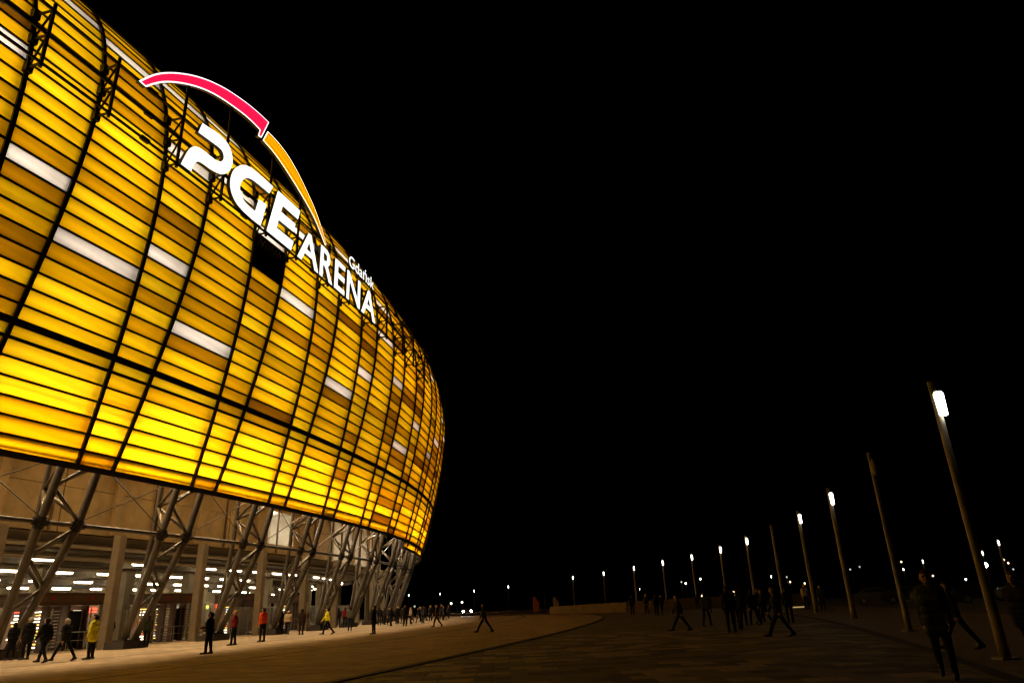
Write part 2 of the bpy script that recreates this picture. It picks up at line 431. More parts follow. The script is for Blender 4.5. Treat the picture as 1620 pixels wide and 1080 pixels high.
# dark open bay where panels are missing: lattice inside
b = MB()
for q in range(6):
    w0 = -1.3 + q * 0.45
    p0, z0 = prof(row_s(13) + 0.12, 0.03); p1, z1 = prof(row_s(13) + 0.72, 0.03)
    b.tube([pt(1, p0, z0, w0), pt(1, p1, z1, w0 + 0.22)], 0.035, 5); b.tube([pt(1, p1, z1, w0 + 0.22), pt(1, p0, z0, w0 + 0.45)], 0.035, 5)
part(b, 'lattice_girder', M_WHITEW)
for j in (11, 12, 13):
    b = MB(); s0, s1 = row_s(j) + 0.05, row_s(j + 1) - 0.05
    b.hexa([rib_pt(2, s0, -0.32, 0.1), rib_pt(3, s0, -0.32, -0.1), rib_pt(3, s0, -0.26, -0.1), rib_pt(2, s0, -0.26, 0.1), rib_pt(2, s1, -0.32, 0.1), rib_pt(3, s1, -0.32, -0.1), rib_pt(3, s1, -0.26, -0.1), rib_pt(2, s1, -0.26, 0.1)])
    o = part(b, 'black_panel', M_FRAME); o['label'] = 'black closed panel under the letters'
# dark inner shell
b = MB(); n = 56; V = []
LS = [3.2, 6, 9, 12, 16, 20, 24, 28, 31]
for t in range(n + 1):
    for s in LS: V.append(fpt(K0 - 0.6 + (K1 - K0 + 1) * t / n, s, -7.3))
L = len(LS)
b.add(V, [(t * L + a, (t + 1) * L + a, (t + 1) * L + a + 1, t * L + a + 1) for t in range(n) for a in range(L - 1)])
part(b, 'inner_shell', M_DARKC, smooth=True)
b = MB(); V = []
for t in range(n + 1):
    k = K0 - 0.6 + (K1 - K0 + 1) * t / n
    p, z = prof(28.6); V += [pt(k, p - 0.1, z), pt(k, p - 8, z + 2.5), pt(k, p - 30, z + 3.5)]
b.add(V, [(3 * t + a, 3 * t + 3 + a, 3 * t + 4 + a, 3 * t + 1 + a) for t in range(n) for a in (0, 1)])
part(b, 'roof', M_DARKC)

# --- lamps inside the facade (behind every wide bay)
def area_lamp(name, loc, nrm, up, sx, sy, power, color, spread=math.pi):
    l = bpy.data.lights.new(name, 'AREA'); l.shape = 'RECTANGLE'; l.size = sx; l.size_y = sy; l.energy = power; l.color = color; l.spread = spread
    o = bpy.data.objects.new(name, l); col.objects.link(o)
    z = -nrm.normalized(); x = up.cross(z).normalized(); y = z.cross(x)
    mm = Matrix((x, y, z)).transposed().to_4x4(); mm.translation = loc; o.matrix_world = mm
    return o
LEV = [(2.7, 3.8, 315), (7.5, 4.0, 230), (12.4, 3.6, 215), (17.0, 3.6, 275), (21.4, 3.4, 215), (25.6, 3.2, 110)]
for k in range(K0, K1):
    for s, hgt, pw in LEV:
        kc = k + 0.5 + random.uniform(-0.02, 0.06)
        p0, z0 = prof(s, -2.2); loc = pt(kc, p0, z0)
        nr = fpt(kc, s, 1) - fpt(kc, s, 0); up = fpt(kc, s + 0.2) - fpt(kc, s)
        ww = D - 2 * whalf(s)
        fall = interp(k, [-1, 1, 4, 9], [1.05, 1.0, 0.80, 0.55]) * random.uniform(0.74, 1.24)
        lc = (1.0, interp(k, [1, 6], [0.93, 0.70]), interp(k, [1, 6], [0.75, 0.5]))  # warmer tint far off stands in for looking obliquely through the panels
        area_lamp('facade_backlight', loc, nr, up, ww * 0.95, hgt, pw * fall, lc)
        p0, z0 = prof(s, -1.9); loc = pt(k, p0, z0)
        nr = fpt(k, s, 1) - fpt(k, s, 0); up = fpt(k, s + 0.2) - fpt(k, s)
        area_lamp('facade_backlight', loc, nr, up, whalf(s) * 1.5, hgt, pw * fall * 0.62 * whalf(s) * 2 / ww, lc)
# downlights up inside the skirt of the facade: they wash the legs, the wall and the apron
for k in range(K0, K1):
    for h in (0.28, 0.72):
        area_lamp('skirt_downlight', pt(k + h, -4.6, 13.7), (pt(k + h, 3.2, 0) - pt(k + h, -4.6, 13.7)), Vector((math.cos(frame(k)[2]), math.sin(frame(k)[2]), 0)), 2.2, 1.2, 520 * interp(k, [0, 4, 9], [1.0, 0.66, 0.5]), (1.0, 0.64, 0.30), 2.2)

# --- slanted leg trusses
def chord(side):
    return [(-0.55, side * 1.16, 10.6), (-0.95, side * 1.1, 9.07), (-1.65, side * 1.1, 6.42), (-3.3, side * 0.62, 2.1), (-4.05, side * 0.42, 0.3)]
INN = [(-3.0, 0, 11.5), (-3.15, 0, 9.57), (-3.25, 0, 6.9), (-3.55, 0, 4.4), (-3.95, 0, 2.0), (-4.35, 0, 0.3)]
def at_z(c, z):
    for a, b_ in zip(c, c[1:]):
        if a[2] >= z >= b_[2]:
            t = (a[2] - z) / (a[2] - b_[2]); return tuple(a[i] + (b_[i] - a[i]) * t for i in range(3))
for k in range(-2, K1 + 1):
    leg = empty('leg_truss', tuple(pt(k, -3.6, 0) - SO), stadium); LO = pt(k, -3.6, 0)
    def sub(b, name, mat, smooth=True):
        o = b.build(name, mat, leg, smooth); o.location = -LO; return o
    Q = lambda c: pt(k, c[0], c[2], c[1])
    CA, CB = chord(-1), chord(1)
    for c, rr in ((CA, 0.205), (CB, 0.205), (INN, 0.15)):
        b = MB(); b.tube([Q(v) for v in c], rr, 12); sub(b, 'chord', M_STRUT)
    for c0, c1, zs in ((CB, CA, (9.9, 8.15, 6.55)), (CB, CA, (6.3, 4.8, 3.4, 2.1)), (CA, INN, (9.6, 8.3, 6.7)), (CB, INN, (9.6, 8.3, 6.7)), (CA, INN, (6.2, 4.7, 3.1)), (CB, INN, (6.2, 4.7, 3.1))):
        for t in range(len(zs) - 1):
            ca, cb = (c0, c1) if t % 2 == 0 else (c1, c0)
            b = MB(); b.tube([Q(at_z(ca, zs[t])), Q(at_z(cb, zs[t + 1]))], 0.095, 8); sub(b, 'brace', M_STRUT)
    for c in (CA, CB):
        n = at_z(c, 6.42); b = MB(); X, Y, A = frame(k)
        b.tube([Q(at_z(c, 6.72)), Q(at_z(c, 6.12))], 0.26, 10); b.box(Q(n), (0.85, 0.10, 0.36), 0, A); b.tube([Q(n) - Vector((math.cos(A), math.sin(A), 0)) * 0.42, Q(n) + Vector((math.cos(A), math.sin(A), 0)) * 0.42], 0.16, 8); sub(b, 'node_plate', M_FRAME, False)
    b = MB(); X, Y, A = frame(k); b.box(pt(k, -4.15, 0.2), (1.9, 1.4, 0.4), 0, A); b.box(pt(k, -4.15, 0.45), (1.3, 0.9, 0.12), 0, A); sub(b, 'plinth', M_DARKC, False)
# tie pipe and cross rods between the legs
for k in range(-3, K1):
    b = MB(); b.tube([pt(k + t / 6, -1.65, 6.42) if 0 < t < 6 else pt(k + t // 6, -1.65, 6.42) for t in range(7)], 0.125, 8); part(b, 'tie_pipe', M_STRUT, smooth=True)
    for z0, z1 in ((6.6, 9.7), (9.7, 6.6)):
        pa = at_z(chord(1), z0); pb = at_z(chord(-1), z1)
        b = MB(); b.tube([pt(k, pa[0], pa[2], pa[1]), pt(k + 1, pb[0], pb[2], pb[1])], 0.032, 6); part(b, 'cross_rod', M_STRUT)

# --- concourse behind the legs
PW = -6.5; KC = 14
def wall_seg(k0, k1, z0, z1, p=PW, th=0.3, n=6):
    b = MB(); V = []
    for t in range(n + 1):
        k = k0 + (k1 - k0) * t / n
        V += [pt(k, p, z0), pt(k, p, z1), pt(k, p - th, z1), pt(k, p - th, z0)]
    Fc = []
    for t in range(n):
        for a in range(4): Fc.append((4 * t + a, 4 * t + 4 + a, 4 * t + 4 + (a + 1) % 4, 4 * t + (a + 1) % 4))
    Fc += [(0, 1, 2, 3), (4 * n + 3, 4 * n + 2, 4 * n + 1, 4 * n)]
    b.add(V, Fc); return b
# precast spandrel panels, a joint at every pillar and one half way
for k in range(-3, KC):
    mat = M_CONC if k < 5 else M_WHITEW
    for h0, h1 in ((0.0, 0.5), (0.5, 1.0)):
        a0, a1 = k + h0 + 0.006, k + h1 - 0.006
        if k == 3 and h0 == 0.0: 
            part(wall_seg(a0, 3.24, 6.72, 13.0), 'wall_panel', mat); continue
        if k == 3 and h0 == 0.5:
            part(wall_seg(3.84, a1, 6.72, 13.0), 'wall_panel', mat); continue
        part(wall_seg(a0, a1, 6.72, 9.35, n=3), 'wall_panel', mat); part(wall_seg(a0, a1, 9.38, 13.0, n=3), 'wall_panel', mat)
part(wall_seg(3.24, 3.84, 6.72, 7.5), 'wall_panel', M_CONC); part(wall_seg(3.24, 3.84, 10.4, 13.0), 'wall_panel', M_CONC)
# lit room behind the opening
room = MB()
def quad(b, a, c, d, e, mi=0): b.add([a, c, d, e], [(0, 1, 2, 3)], mi)
k0, k1 = 3.22, 3.86
quad(room, pt(k0, -9, 7.45), pt(k1, -9, 7.45), pt(k1, -9, 10.45), pt(k0, -9, 10.45))
quad(room, pt(k0, -6.82, 7.45), pt(k1, -6.82, 7.45), pt(k1, -9, 7.45), pt(k0, -9, 7.45))
quad(room, pt(k0, -6.82, 10.45), pt(k0, -9, 10.45), pt(k1, -9, 10.45), pt(k1, -6.82, 10.45))
quad(room, pt(k0, -6.82, 7.45), pt(k0, -9, 7.45), pt(k0, -9, 10.45), pt(k0, -6.82, 10.45))
quad(room, pt(k1, -6.82, 7.45), pt(k1, -6.82, 10.45), pt(k1, -9, 10.45), pt(k1, -9, 7.45))
part(room, 'lit_room', M_WHITEW)
b = MB(); X, Y, A = frame(3.42); b.box(pt(3.42, -7.7, 9.95), (1.5, 0.25, 0.12), 0, A); part(b, 'room_lamp', M_FLUO2)
# pillars (rounded corners) with pilaster strip on the wall above
for k in range(-2, KC + 1):
    X, Y, A = frame(k)
    b = MB(); cs = []
    hx, hy, ch = 0.30, 0.28, 0.05
    oc = [(-hx + ch, -hy), (hx - ch, -hy), (hx, -hy + ch), (hx, hy - ch), (hx - ch, hy), (-hx + ch, hy), (-hx, hy - ch), (-hx, -hy + ch)]
    V = []
    for z in (0, 6.70):
        for ux, vy in oc: V.append(pt(k, PW + 0.75 + vy, z, ux))
    b.add(V, [tuple(range(8))[::-1], tuple(range(8, 16))] + [(i, (i + 1) % 8, 8 + (i + 1) % 8, 8 + i) for i in range(8)])
    part(b, 'pillar', M_CONC2)
    b = MB(); b.box(pt(k, PW + 0.14, 9.85), (0.55, 0.26, 6.2), 0, A); part(b, 'pilaster', M_CONC)
    b = MB(); b.tube([pt(k + 0.42, PW + 0.1, 13), pt(k + 0.42, PW + 0.1, 6.75)], 0.09, 8); part(b, 'downpipe', M_HUT)
# ceiling slopes down inwards
def ceil_z(p): return interp(-p, [6.5, 12, 16, 19, 22, 26], [6.7, 6.05, 5.6, 5.2, 4.85, 4.6])
b = MB(); n = 60; PS = [-6.8, -9, -12, -16, -19, -22, -26]; V = []
for t in range(n + 1):
    k = -3 + (KC + 3) * t / n
    for p in PS: V.append(pt(k, p, ceil_z(p)))
L = len(PS); b.add(V, [(t * L + a, t * L + a + 1, (t + 1) * L + a + 1, (t + 1) * L + a) for t in range(n) for a in range(L - 1)])
part(b, 'ceiling', M_CEIL)
for p in (-9.0, -13.5, -17.5, -20.5):
    b = MB(); V = []; n2 = 60
    for t in range(n2 + 1):
        k = -3 + (KC + 3) * t / n2; zc = ceil_z(p)
        V += [pt(k, p - .2, zc - .45), pt(k, p + .2, zc - .45), pt(k, p + .2, zc + .05), pt(k, p - .2, zc + .05)]
    b.add(V, [(4 * t + a, 4 * t + 4 + a, 4 * t + 4 + (a + 1) % 4, 4 * t + (a + 1) % 4) for t in range(n2) for a in range(4)])
    part(b, 'ceiling_beam', M_CEIL)
for p, rr, dz, k0, k1 in ((-7.6, 0.16, 0.45, -2.5, 3.5), (-8.4, 0.09, 0.35, -2.5, 9), (-10.6, 0.22, 0.5, -2, 9), (-14.6, 0.12, 0.4, -2, 9)):
    b = MB(); b.tube([pt(k0 + (k1 - k0) * t / 50, p, ceil_z(p) - dz) for t in range(51)], rr, 8); part(b, 'duct', M_DUCT, smooth=True)
b = MB(); V = []
for t in range(61):
    k = -3 + (KC + 3) * t / 60; V += [pt(k, -26, 0), pt(k, -26, 4.8)]
b.add(V, [(2 * t, 2 * t + 1, 2 * t + 3, 2 * t + 2) for t in range(60)])
part(b, 'back_wall', M_CREAM)
for p, st, of in ((-14.5, 1.0, 0.35), (-21.0, 1.0, 0.1)):
    for k in range(-2, K1):
        X, Y, A = frame(k + of); b = MB(); b.box(pt(k + of, p, ceil_z(p) / 2), (0.9, 0.7, ceil_z(p) - 0.02), 0, A); part(b, 'pillar', M_CONC2)
for q in range(18):                       # kiosk menu boards on the back wall
    k = -0.5 + q * 0.52 + random.uniform(-0.1, 0.1); X, Y, A = frame(k)
    b = MB(); b.box(pt(k, -25.8, random.uniform(2.4, 3.0)), (random.uniform(1.2, 2.6), 0.1, random.uniform(0.4, 0.8)), 0, A); part(b, 'menu_board', random.choice(M_SHOP))
    b = MB(); b.box(pt(k + 0.1, -24.4, 0.55), (3.0, 0.7, 1.1), 0, A); part(b, 'kiosk_counter', M_HUT)
# fluorescent fittings in rows
lm = None
for ri, (p, z) in enumerate(((-12, 5.62), (-16, 5.15), (-19, 4.72), (-22, 4.38))):
    k = -0.6 + ri * 0.13
    while k < 13:
        if random.random() < (0.92 if k < 5 else 0.7):
            X, Y, A = frame(k)
            fit = empty('ceiling_light', tuple(pt(k, p, z) - SO), stadium); fit.rotation_euler.z = A
            if lm is None:
                b = MB(); b.box((0, 0, 0.09), (1.75, 0.34, 0.1)); lm = b.build('fitting', M_BAR, fit)
                b = MB(); n = 10
                prof2 = [(0.15 * math.cos(math.pi * q / n), -0.13 * math.sin(math.pi * q / n) + 0.03) for q in range(n + 1)]
                V = [(sx, y, zz) for sx in (-0.82, 0.82) for y, zz in prof2]
                b.add(V, [(q, q + 1, n + 2 + q, n + 1 + q) for q in range(n)] + [tuple(range(n + 1))[::-1], tuple(range(n + 1, 2 * n + 2))])
                ld = b.build('diffuser', M_FLUO, fit)
            else:
                for src in (lm, ld):
                    c = src.copy(); col.objects.link(c); c.parent = fit
        k += 0.55
# flood lamps on the far white cladding
for k, p, z in ((5.25, -2.6, 10.3), (5.75, -2.4, 10.2), (6.5, -2.6, 10.2), (7.3, -2.6, 10.2), (8.1, -2.6, 10.2), (8.9, -2.6, 10.2)):
    X, Y, A = frame(k)
    fl = empty('flood_lamp', tuple(pt(k, p, z) - SO), stadium); fl.rotation_euler.z = A
    b = MB(); b.box((0, 0, 0.12), (0.9, 0.4, 0.2)); b.tube([(0, 0, 0.2), (0, 0, 0.9)], 0.04, 6); b.build('housing', M_FRAME, fl)
    b = MB(); b.box((0, 0, -0.01), (0.8, 0.32, 0.05)); b.build('lamp_glass', M_FLUO2, fl)

# ------------------------------------------------------------------ turnstile huts, gates and fences under the stadium
def hut(k0, k1, label, p=-9.8):
    kc = (k0 + k1) / 2; o = empty('turnstile_block', tuple(pt(kc, p, 0))); X, Y, A = frame(kc); o.rotation_euler.z = A
    tag(o, label, 'turnstiles', 'turnstile blocks under the stadium')
    L = (k1 - k0) * (D + p * interp(kc, KN, KAP))
    b = MB(); b.box((0, 1.0, 3.02), (L, 2.6, 0.70)); b.box((0, 1.0, 3.39), (L + 0.2, 2.8, 0.06)); b.build('roof', M_HUT, o)
    b = MB(); n = max(2, int(L / 2.2))
    for q in range(n):
        b.box((-L / 2 + L * (q + 0.5) / n, -0.32, 3.08), (L / n - 0.08, 0.04, 0.42))
    b.build('fascia_panel', pbr('fascia_brown', (0.15, 0.085, 0.045), 0.5) if 'fascia_brown' not in MATS else MATS['fascia_brown'], o)
    for q in range(n):
        b = MB(); b.box((-L / 2 + L * (q + 0.5) / n, -0.35, 3.1), (0.28, 0.02, 0.2)); b.build('lane_sign', M_RED, o)
    b = MB(); b.box((0, 1.75, 1.33), (L, 0.06, 2.66)); b.build('dark_backing', M_HUT, o)  # added dark sheet that keeps the block's inside from showing bright
    b = MB(); b.box((L / 2 + 0.22, -0.1, 2.2), (0.32, 0.08, 1.9)); b.build('banner', MATS.get('yellow_banner') or pbr('yellow_banner', (0.75, 0.45, 0.02), 0.6), o)
    b = MB(); b.box((L / 2 + 0.5, -0.25, 1.25), (0.35, 0.18, 0.55)); b.tube([(L / 2 + 0.5, -0.25, 0), (L / 2 + 0.5, -0.25, 1.0)], 0.05, 6); b.build('call_box', M_RED, o)
    for q in range(int(L / 1.3)):
        b = MB(); x_ = -L / 2 + 0.6 + q * 1.3
        b.tube([(x_, -1.5, 0), (x_, -1.5, 1.05), (x_, -0.3, 1.05), (x_, -0.3, 0)], 0.03, 6); b.tube([(x_, -1.5, 0.55), (x_, -0.3, 0.55)], 0.02, 6); b.build('queue_rail', M_BAR, o)
    lanes = n * 2
    for q in range(lanes + 1):
        b = MB(); b.box((-L / 2 + L * q / lanes, 0.1, 1.33), (0.14, 0.5, 2.66)); b.build('post', M_HUT, o)
    for q in range(lanes):
        xc = -L / 2 + L * (q + 0.5) / lanes; wv = L / lanes - 0.3
        if q % 3 == 2:
            b = MB(); b.box((xc, 0.2, 1.2), (wv, 0.05, 2.3)); b.build('door', M_GLASS, o)
        else:
            b = MB(); r0 = wv / 2
            b.tube([(xc, 0.35, 0), (xc, 0.35, 2.5)], 0.05, 8)
            for zz in range(12):
                z = 0.25 + zz * 0.19
                for an in range(3):
                    t = an * 2.094 + 0.5; b.tube([(xc, 0.35, z), (xc + math.cos(t) * r0, 0.35 + math.sin(t) * r0, z)], 0.02, 5)
            b.build('turnstile_rotor', M_BAR, o)
            b = MB()
            for zz in range(12): b.box((xc, 1.25, 0.25 + zz * 0.19), (wv * random.uniform(0.5, 1), 0.04, 0.08), random.choices(range(5), (6, 4, 1, 1.2, 0.8))[0])
            b.build('glow_bars', M_SHOP, o)  # glowing bars stand in for bright slits of the interior behind the rotors
    return o
hut(-0.62, 0.12, 'brown flat roofed turnstile block at the left picture edge behind first leg')
hut(0.72, 1.47, 'longest brown turnstile block, left of the first visible concrete pillar')
hut(2.06, 2.64, 'brown turnstile block with red and yellow lights between second and third legs')
hut(4.75, 5.25, 'small far turnstile block behind the crowd of fans')
hut(3.44, 3.92, 'low brown turnstile block above the grey sheet gate')
def fence(ka, kb, label, p=-9.4, sheet=False, h=2.3):
    kc = (ka + kb) / 2; o = empty('gate' if sheet else 'fence', tuple(pt(kc, p, 0)))
    tag(o, label, 'gate' if sheet else 'fence'); O = Vector(o.location)
    def pc(b, name, mat): q = b.build(name, mat, o); q.location = -O
    n = max(2, int((kb - ka) * 8 / 1.25))
    for t in range(n + 1):
        k = ka + (kb - ka) * t / n; b = MB(); b.tube([pt(k, p, 0), pt(k, p, h)], 0.04, 6); pc(b, 'post', M_BAR)
    for z in (0.15, h - 0.05):
        b = MB(); b.tube([pt(ka + (kb - ka) * t / n, p, z) for t in range(n + 1)], 0.025, 6); pc(b, 'rail', M_BAR)
    if sheet:
        for t in range(n):
            a0 = ka + (kb - ka) * (t + 0.06) / n; a1 = ka + (kb - ka) * (t + 0.94) / n
            pc(wall_seg(a0, a1, 0.2, h - 0.12, p + 0.01, 0.03, 1), 'sheet_panel', M_GATE)
    else:
        b = MB(); m_ = int((kb - ka) * 8 / 0.14)
        for t in range(m_):
            k = ka + (kb - ka) * (t + 0.5) / m_; b.tube([pt(k, p, 0.15), pt(k, p, h - 0.05)], 0.012, 4, cap=False)
        pc(b, 'bars', M_BAR)
    return o
fence(1.50, 2.04, 'barred steel fence between the two nearest turnstile blocks')
fence(2.68, 3.20, 'barred steel fence right of the second turnstile block')
fence(3.24, 3.95, 'grey sheet metal gate under the lit room', sheet=True)
fence(4.0, 4.72, 'barred steel fence behind the man in the tan jacket', sheet=False)
fence(5.3, 7.5, 'long barred fence behind the far crowd')

# ------------------------------------------------------------------ roof sign
PSG = 4.5
scaf = empty('sign_scaffold', tuple(pt(0, 4.3, 25.9)))
tag(scaf, 'black pipe scaffold carrying the illuminated letters on the facade', 'scaffold')
SCO = Vector(scaf.location)
def sc(b, name): o = b.build(name, M_FRAME, scaf); o.location = -SCO; return o
ZP = (25.95, 27.62, 29.15)
for z in ZP:
    for k in range(K0, 5):
        b = MB(); pts = [pt(k + t / 8, 4.3, z) for t in range(9)]
        b.tube(pts, 0.085, 7)
        mid = pts[4]; b.tube([pts[4] - (pts[5] - pts[3]) * 0.12, pts[4] + (pts[5] - pts[3]) * 0.12], 0.16, 8)
        sc(b, 'pipe')
def s_at_z(z):
    lo, hi = 10.0, 28.0
    for _ in range(30):
        md = (lo + hi) / 2
        if prof(md)[1] < z: lo = md
        else: hi = md
    return lo
for i in range(2 * K0, 11):
    k = i // 2; side = -1 if i % 2 == 0 else 1
    w = side * whalf(18)
    extra = {0: 2.35, 1: 3.6, 2: 3.0, 3: 1.7}.get(i, 0.35)
    b = MB(); b.tube([pt(k, 4.3, ZP[0] - 0.25, w), pt(k, 4.3, ZP[2] + extra, w)], 0.095, 7); sc(b, 'post')
    nodes = []
    for z in ZP:
        s = s_at_z(z); inner = rib_pt(i, s, 0.1); outer = pt(k, 4.3, z, w); nodes.append((inner, outer))
        b = MB(); b.tube([inner, outer], 0.07, 6); b.box(inner, (0.34, 0.34, 0.5), 0, frame(k)[2]); sc(b, 'bracket')
    for a in (0, 1):
        b = MB(); b.tube([nodes[a][0], nodes[a + 1][1]], 0.06, 6); sc(b, 'brace')

sign = empty('stadium_name_sign', tuple(pt(1, PSG, 26)))
tag(sign, 'illuminated white PGE ARENA lettering with red and orange arc above', 'sign')
SGO = Vector(sign.location)
def smooth_loop(pts, corners, sub=5):
    out = []; n = len(pts)
    for i in range(n):
        p0, p1, p2, p3 = pts[i - 1], pts[i], pts[(i + 1) % n], pts[(i + 2) % n]
        if i in corners: p0 = p1
        if (i + 1) % n in corners: p3 = p2
        if i in corners and (i + 1) % n in corners: out.append(p1); continue
        for t in range(sub):
            u = t / sub; q = []
            for a in (0, 1):
                q.append(0.5 * (2 * p1[a] + (p2[a] - p0[a]) * u + (2 * p0[a] - 5 * p1[a] + 4 * p2[a] - p3[a]) * u * u + (3 * p1[a] - p0[a] - 3 * p2[a] + p3[a]) * u ** 3))
            out.append(tuple(q))
    return out
def poly_prism(loops, out_p, depth, name, face_mat, side_mat, parent):
    """filled outline (with holes) on the curved sign surface, front face lit, sides dark"""
    bm = bmesh.new(); edges = []
    for lp in loops:
        vs_ = [bm.verts.new((x, z, 0)) for x, z in lp]
        edges += [bm.edges.new((vs_[i], vs_[(i + 1) % len(vs_)])) for i in range(len(vs_))]
    bmesh.ops.triangle_fill(bm, use_beauty=True, use_dissolve=False, edges=edges, normal=(0, 0, 1))
    bm.verts.ensure_lookup_table()
    b = MB()
    fr = [pt(v.co.x / D, out_p, v.co.y) for v in bm.verts]; bk = [pt(v.co.x / D, out_p - depth, v.co.y) for v in bm.verts]
    nv = len(fr)
    Ff = []
    for f in bm.faces:
        idx = [v.index for v in f.verts]
        if f.normal.z < 0: idx = idx[::-1]
        Ff.append(tuple(idx))
    b.add(fr, Ff, 0)
    b.add(bk, [tuple(reversed(f)) for f in Ff], 1)
    o = 0
    for e in bm.edges:
        if len(e.link_faces) == 1:
            i0, i1 = e.verts[0].index, e.verts[1].index
            b.add([fr[i0], fr[i1], bk[i1], bk[i0]], [(0, 1, 2, 3)], 1)
    bm.free()
    ob = b.build(name, [face_mat, side_mat], parent)
    if parent is sign: ob.location = -SGO
    return ob
P_ = [(-0.6, 29.66), (0.15, 29.80), (0.92, 29.9), (1.56, 29.82), (2.0, 29.51), (2.25, 28.96), (2.23, 28.43), (1.99, 27.86), (1.56, 27.41), (1.1, 27.2), (0.47, 27.07), (-0.05, 27.04), (-0.44, 26.98), (-0.66, 26.80), (-0.83, 26.45), (-0.93, 25.95), (-1.73, 25.95), (-1.53, 26.64), (-1.31, 27.25), (-1.03, 27.64), (-0.65, 27.86), (-0.21, 27.93), (0.33, 27.94), (0.86, 27.98), (1.26, 28.15), (1.46, 28.48), (1.40, 28.82), (1.06, 29.0), (0.16, 28.93), (-0.81, 28.84)]
G_ = [(6.46, 29.63), (6.14, 28.86), (5.38, 28.84), (4.43, 28.79), (3.88, 28.64), (3.51, 28.35), (3.24, 27.86), (3.22, 27.34), (3.44, 26.96), (3.88, 26.74), (4.40, 26.68), (4.87, 26.68), (5.12, 27.75), (5.96, 27.85), (5.56, 25.95), (4.7, 25.94), (3.72, 26.02), (2.95, 26.24), (2.46, 26.71), (2.28, 27.24), (2.31, 27.87), (2.54, 28.49), (3.0, 29.03), (3.49, 29.39), (4.25, 29.58), (5.34, 29.62)]
E_ = [(7.06, 29.68), (9.92, 29.70), (9.71, 28.85), (7.76, 28.83), (7.60, 28.26), (9.45, 28.30), (9.27, 27.55), (7.43, 27.50), (7.27, 26.78), (9.38, 26.80), (9.15, 25.96), (6.23, 25.96)]
for nm, lp in (('P', smooth_loop(P_, {0, 15, 16, 29})), ('G', smooth_loop(G_, {0, 1, 11, 12, 13, 14})), ('E', E_)):
    o = poly_prism([lp], PSG, 0.28, 'letter', M_SIGNW, M_CASE, sign); o['label'] = 'large white letter ' + nm
def font_loops(ch, offset):
    cu = bpy.data.curves.new('glyph', 'FONT'); cu.body = ch; cu.size = 1.0; cu.offset = offset; cu.resolution_u = 4
    ob = bpy.data.objects.new('glyph', cu); col.objects.link(ob)
    dg = bpy.context.evaluated_depsgraph_get(); me = bpy.data.meshes.new_from_object(ob.evaluated_get(dg))
    bm = bmesh.new(); bm.from_mesh(me); bmesh.ops.remove_doubles(bm, verts=bm.verts, dist=1e-5)
    be = {e for e in bm.edges if len(e.link_faces) == 1}; loops = []
    while be:
        e = be.pop(); st = e.verts[0]; v = e.verts[1]; lp = [tuple(st.co[:2]), tuple(v.co[:2])]
        while v != st:
            nx = [q for q in v.link_edges if q in be]
            if not nx: break
            e = nx[0]; be.discard(e); v = e.other_vert(v)
            if v != st: lp.append(tuple(v.co[:2]))
        if len(lp) > 2: loops.append(lp)
    bm.free(); bpy.data.objects.remove(ob); bpy.data.curves.remove(cu); bpy.data.meshes.remove(me)
    return loops
def fit_loops(loops, x0, x1, z0, z1):
    xs = [p[0] for l in loops for p in l]; ys = [p[1] for l in loops for p in l]
    ax, bx_ = min(xs), max(xs); ay, by_ = min(ys), max(ys)
    return [[(x0 + (x - ax) / (bx_ - ax) * (x1 - x0), z0 + (y - ay) / (by_ - ay) * (z1 - z0)) for x, y in l] for l in loops]
for n_, (ch, x0, x1) in enumerate((('A', 9.98, 12.92), ('R', 13.10, 15.12), ('E', 15.42, 17.18), ('N', 17.56, 20.10), ('A', 20.42, 23.45))):
    o = poly_prism(fit_loops(font_loops(ch, 0.016), x0, x1, 25.92, 28.55), PSG, 0.24, 'letter', M_SIGNW, M_CASE, sign)
    o['label'] = 'white letter %s of ARENA' % ch
GD = font_loops('Gdańsk', 0.004)
def split_letters(loops):
    # group outlines into letters by x overlap
    items = sorted(((min(p[0] for p in l), max(p[0] for p in l), l) for l in loops), key=lambda t: t[0]); gs = []
    for a, b_, l in items:
        if gs and a < gs[-1][1] - 0.01: gs[-1][1] = max(gs[-1][1], b_); gs[-1][2].append(l)
        else: gs.append([a, b_, [l]])
    return gs
allx = [p[0] for l in GD for p in l]; ally = [p[1] for l in GD for p in l]
gx0, gx1, gy0, gy1 = min(allx), max(allx), min(ally), max(ally)
for a, b_, ls in split_letters(GD):
    lp = [[(17.75 + (x - gx0) / (gx1 - gx0) * 5.15, 29.05 + (y - gy0) / (gy1 - gy0) * 1.15) for x, y in l] for l in ls]
    o = poly_prism(lp, PSG, 0.10, 'letter', M_SIGNW, M_CASE, sign); o['label'] = 'small white letter of the word Gdańsk'
def cat(pts, sub=6):
    out = []
    n = len(pts)
    for i in range(n - 1):
        p0, p1, p2, p3 = pts[max(i - 1, 0)], pts[i], pts[i + 1], pts[min(i + 2, n - 1)]
        for t in range(sub):
            u = t / sub
            out.append(tuple(0.5 * (2 * p1[a] + (p2[a] - p0[a]) * u + (2 * p0[a] - 5 * p1[a] + 4 * p2[a] - p3[a]) * u * u + (3 * p1[a] - p0[a] - 3 * p2[a] + p3[a]) * u ** 3) for a in (0, 1)))
    out.append(pts[-1]); return out
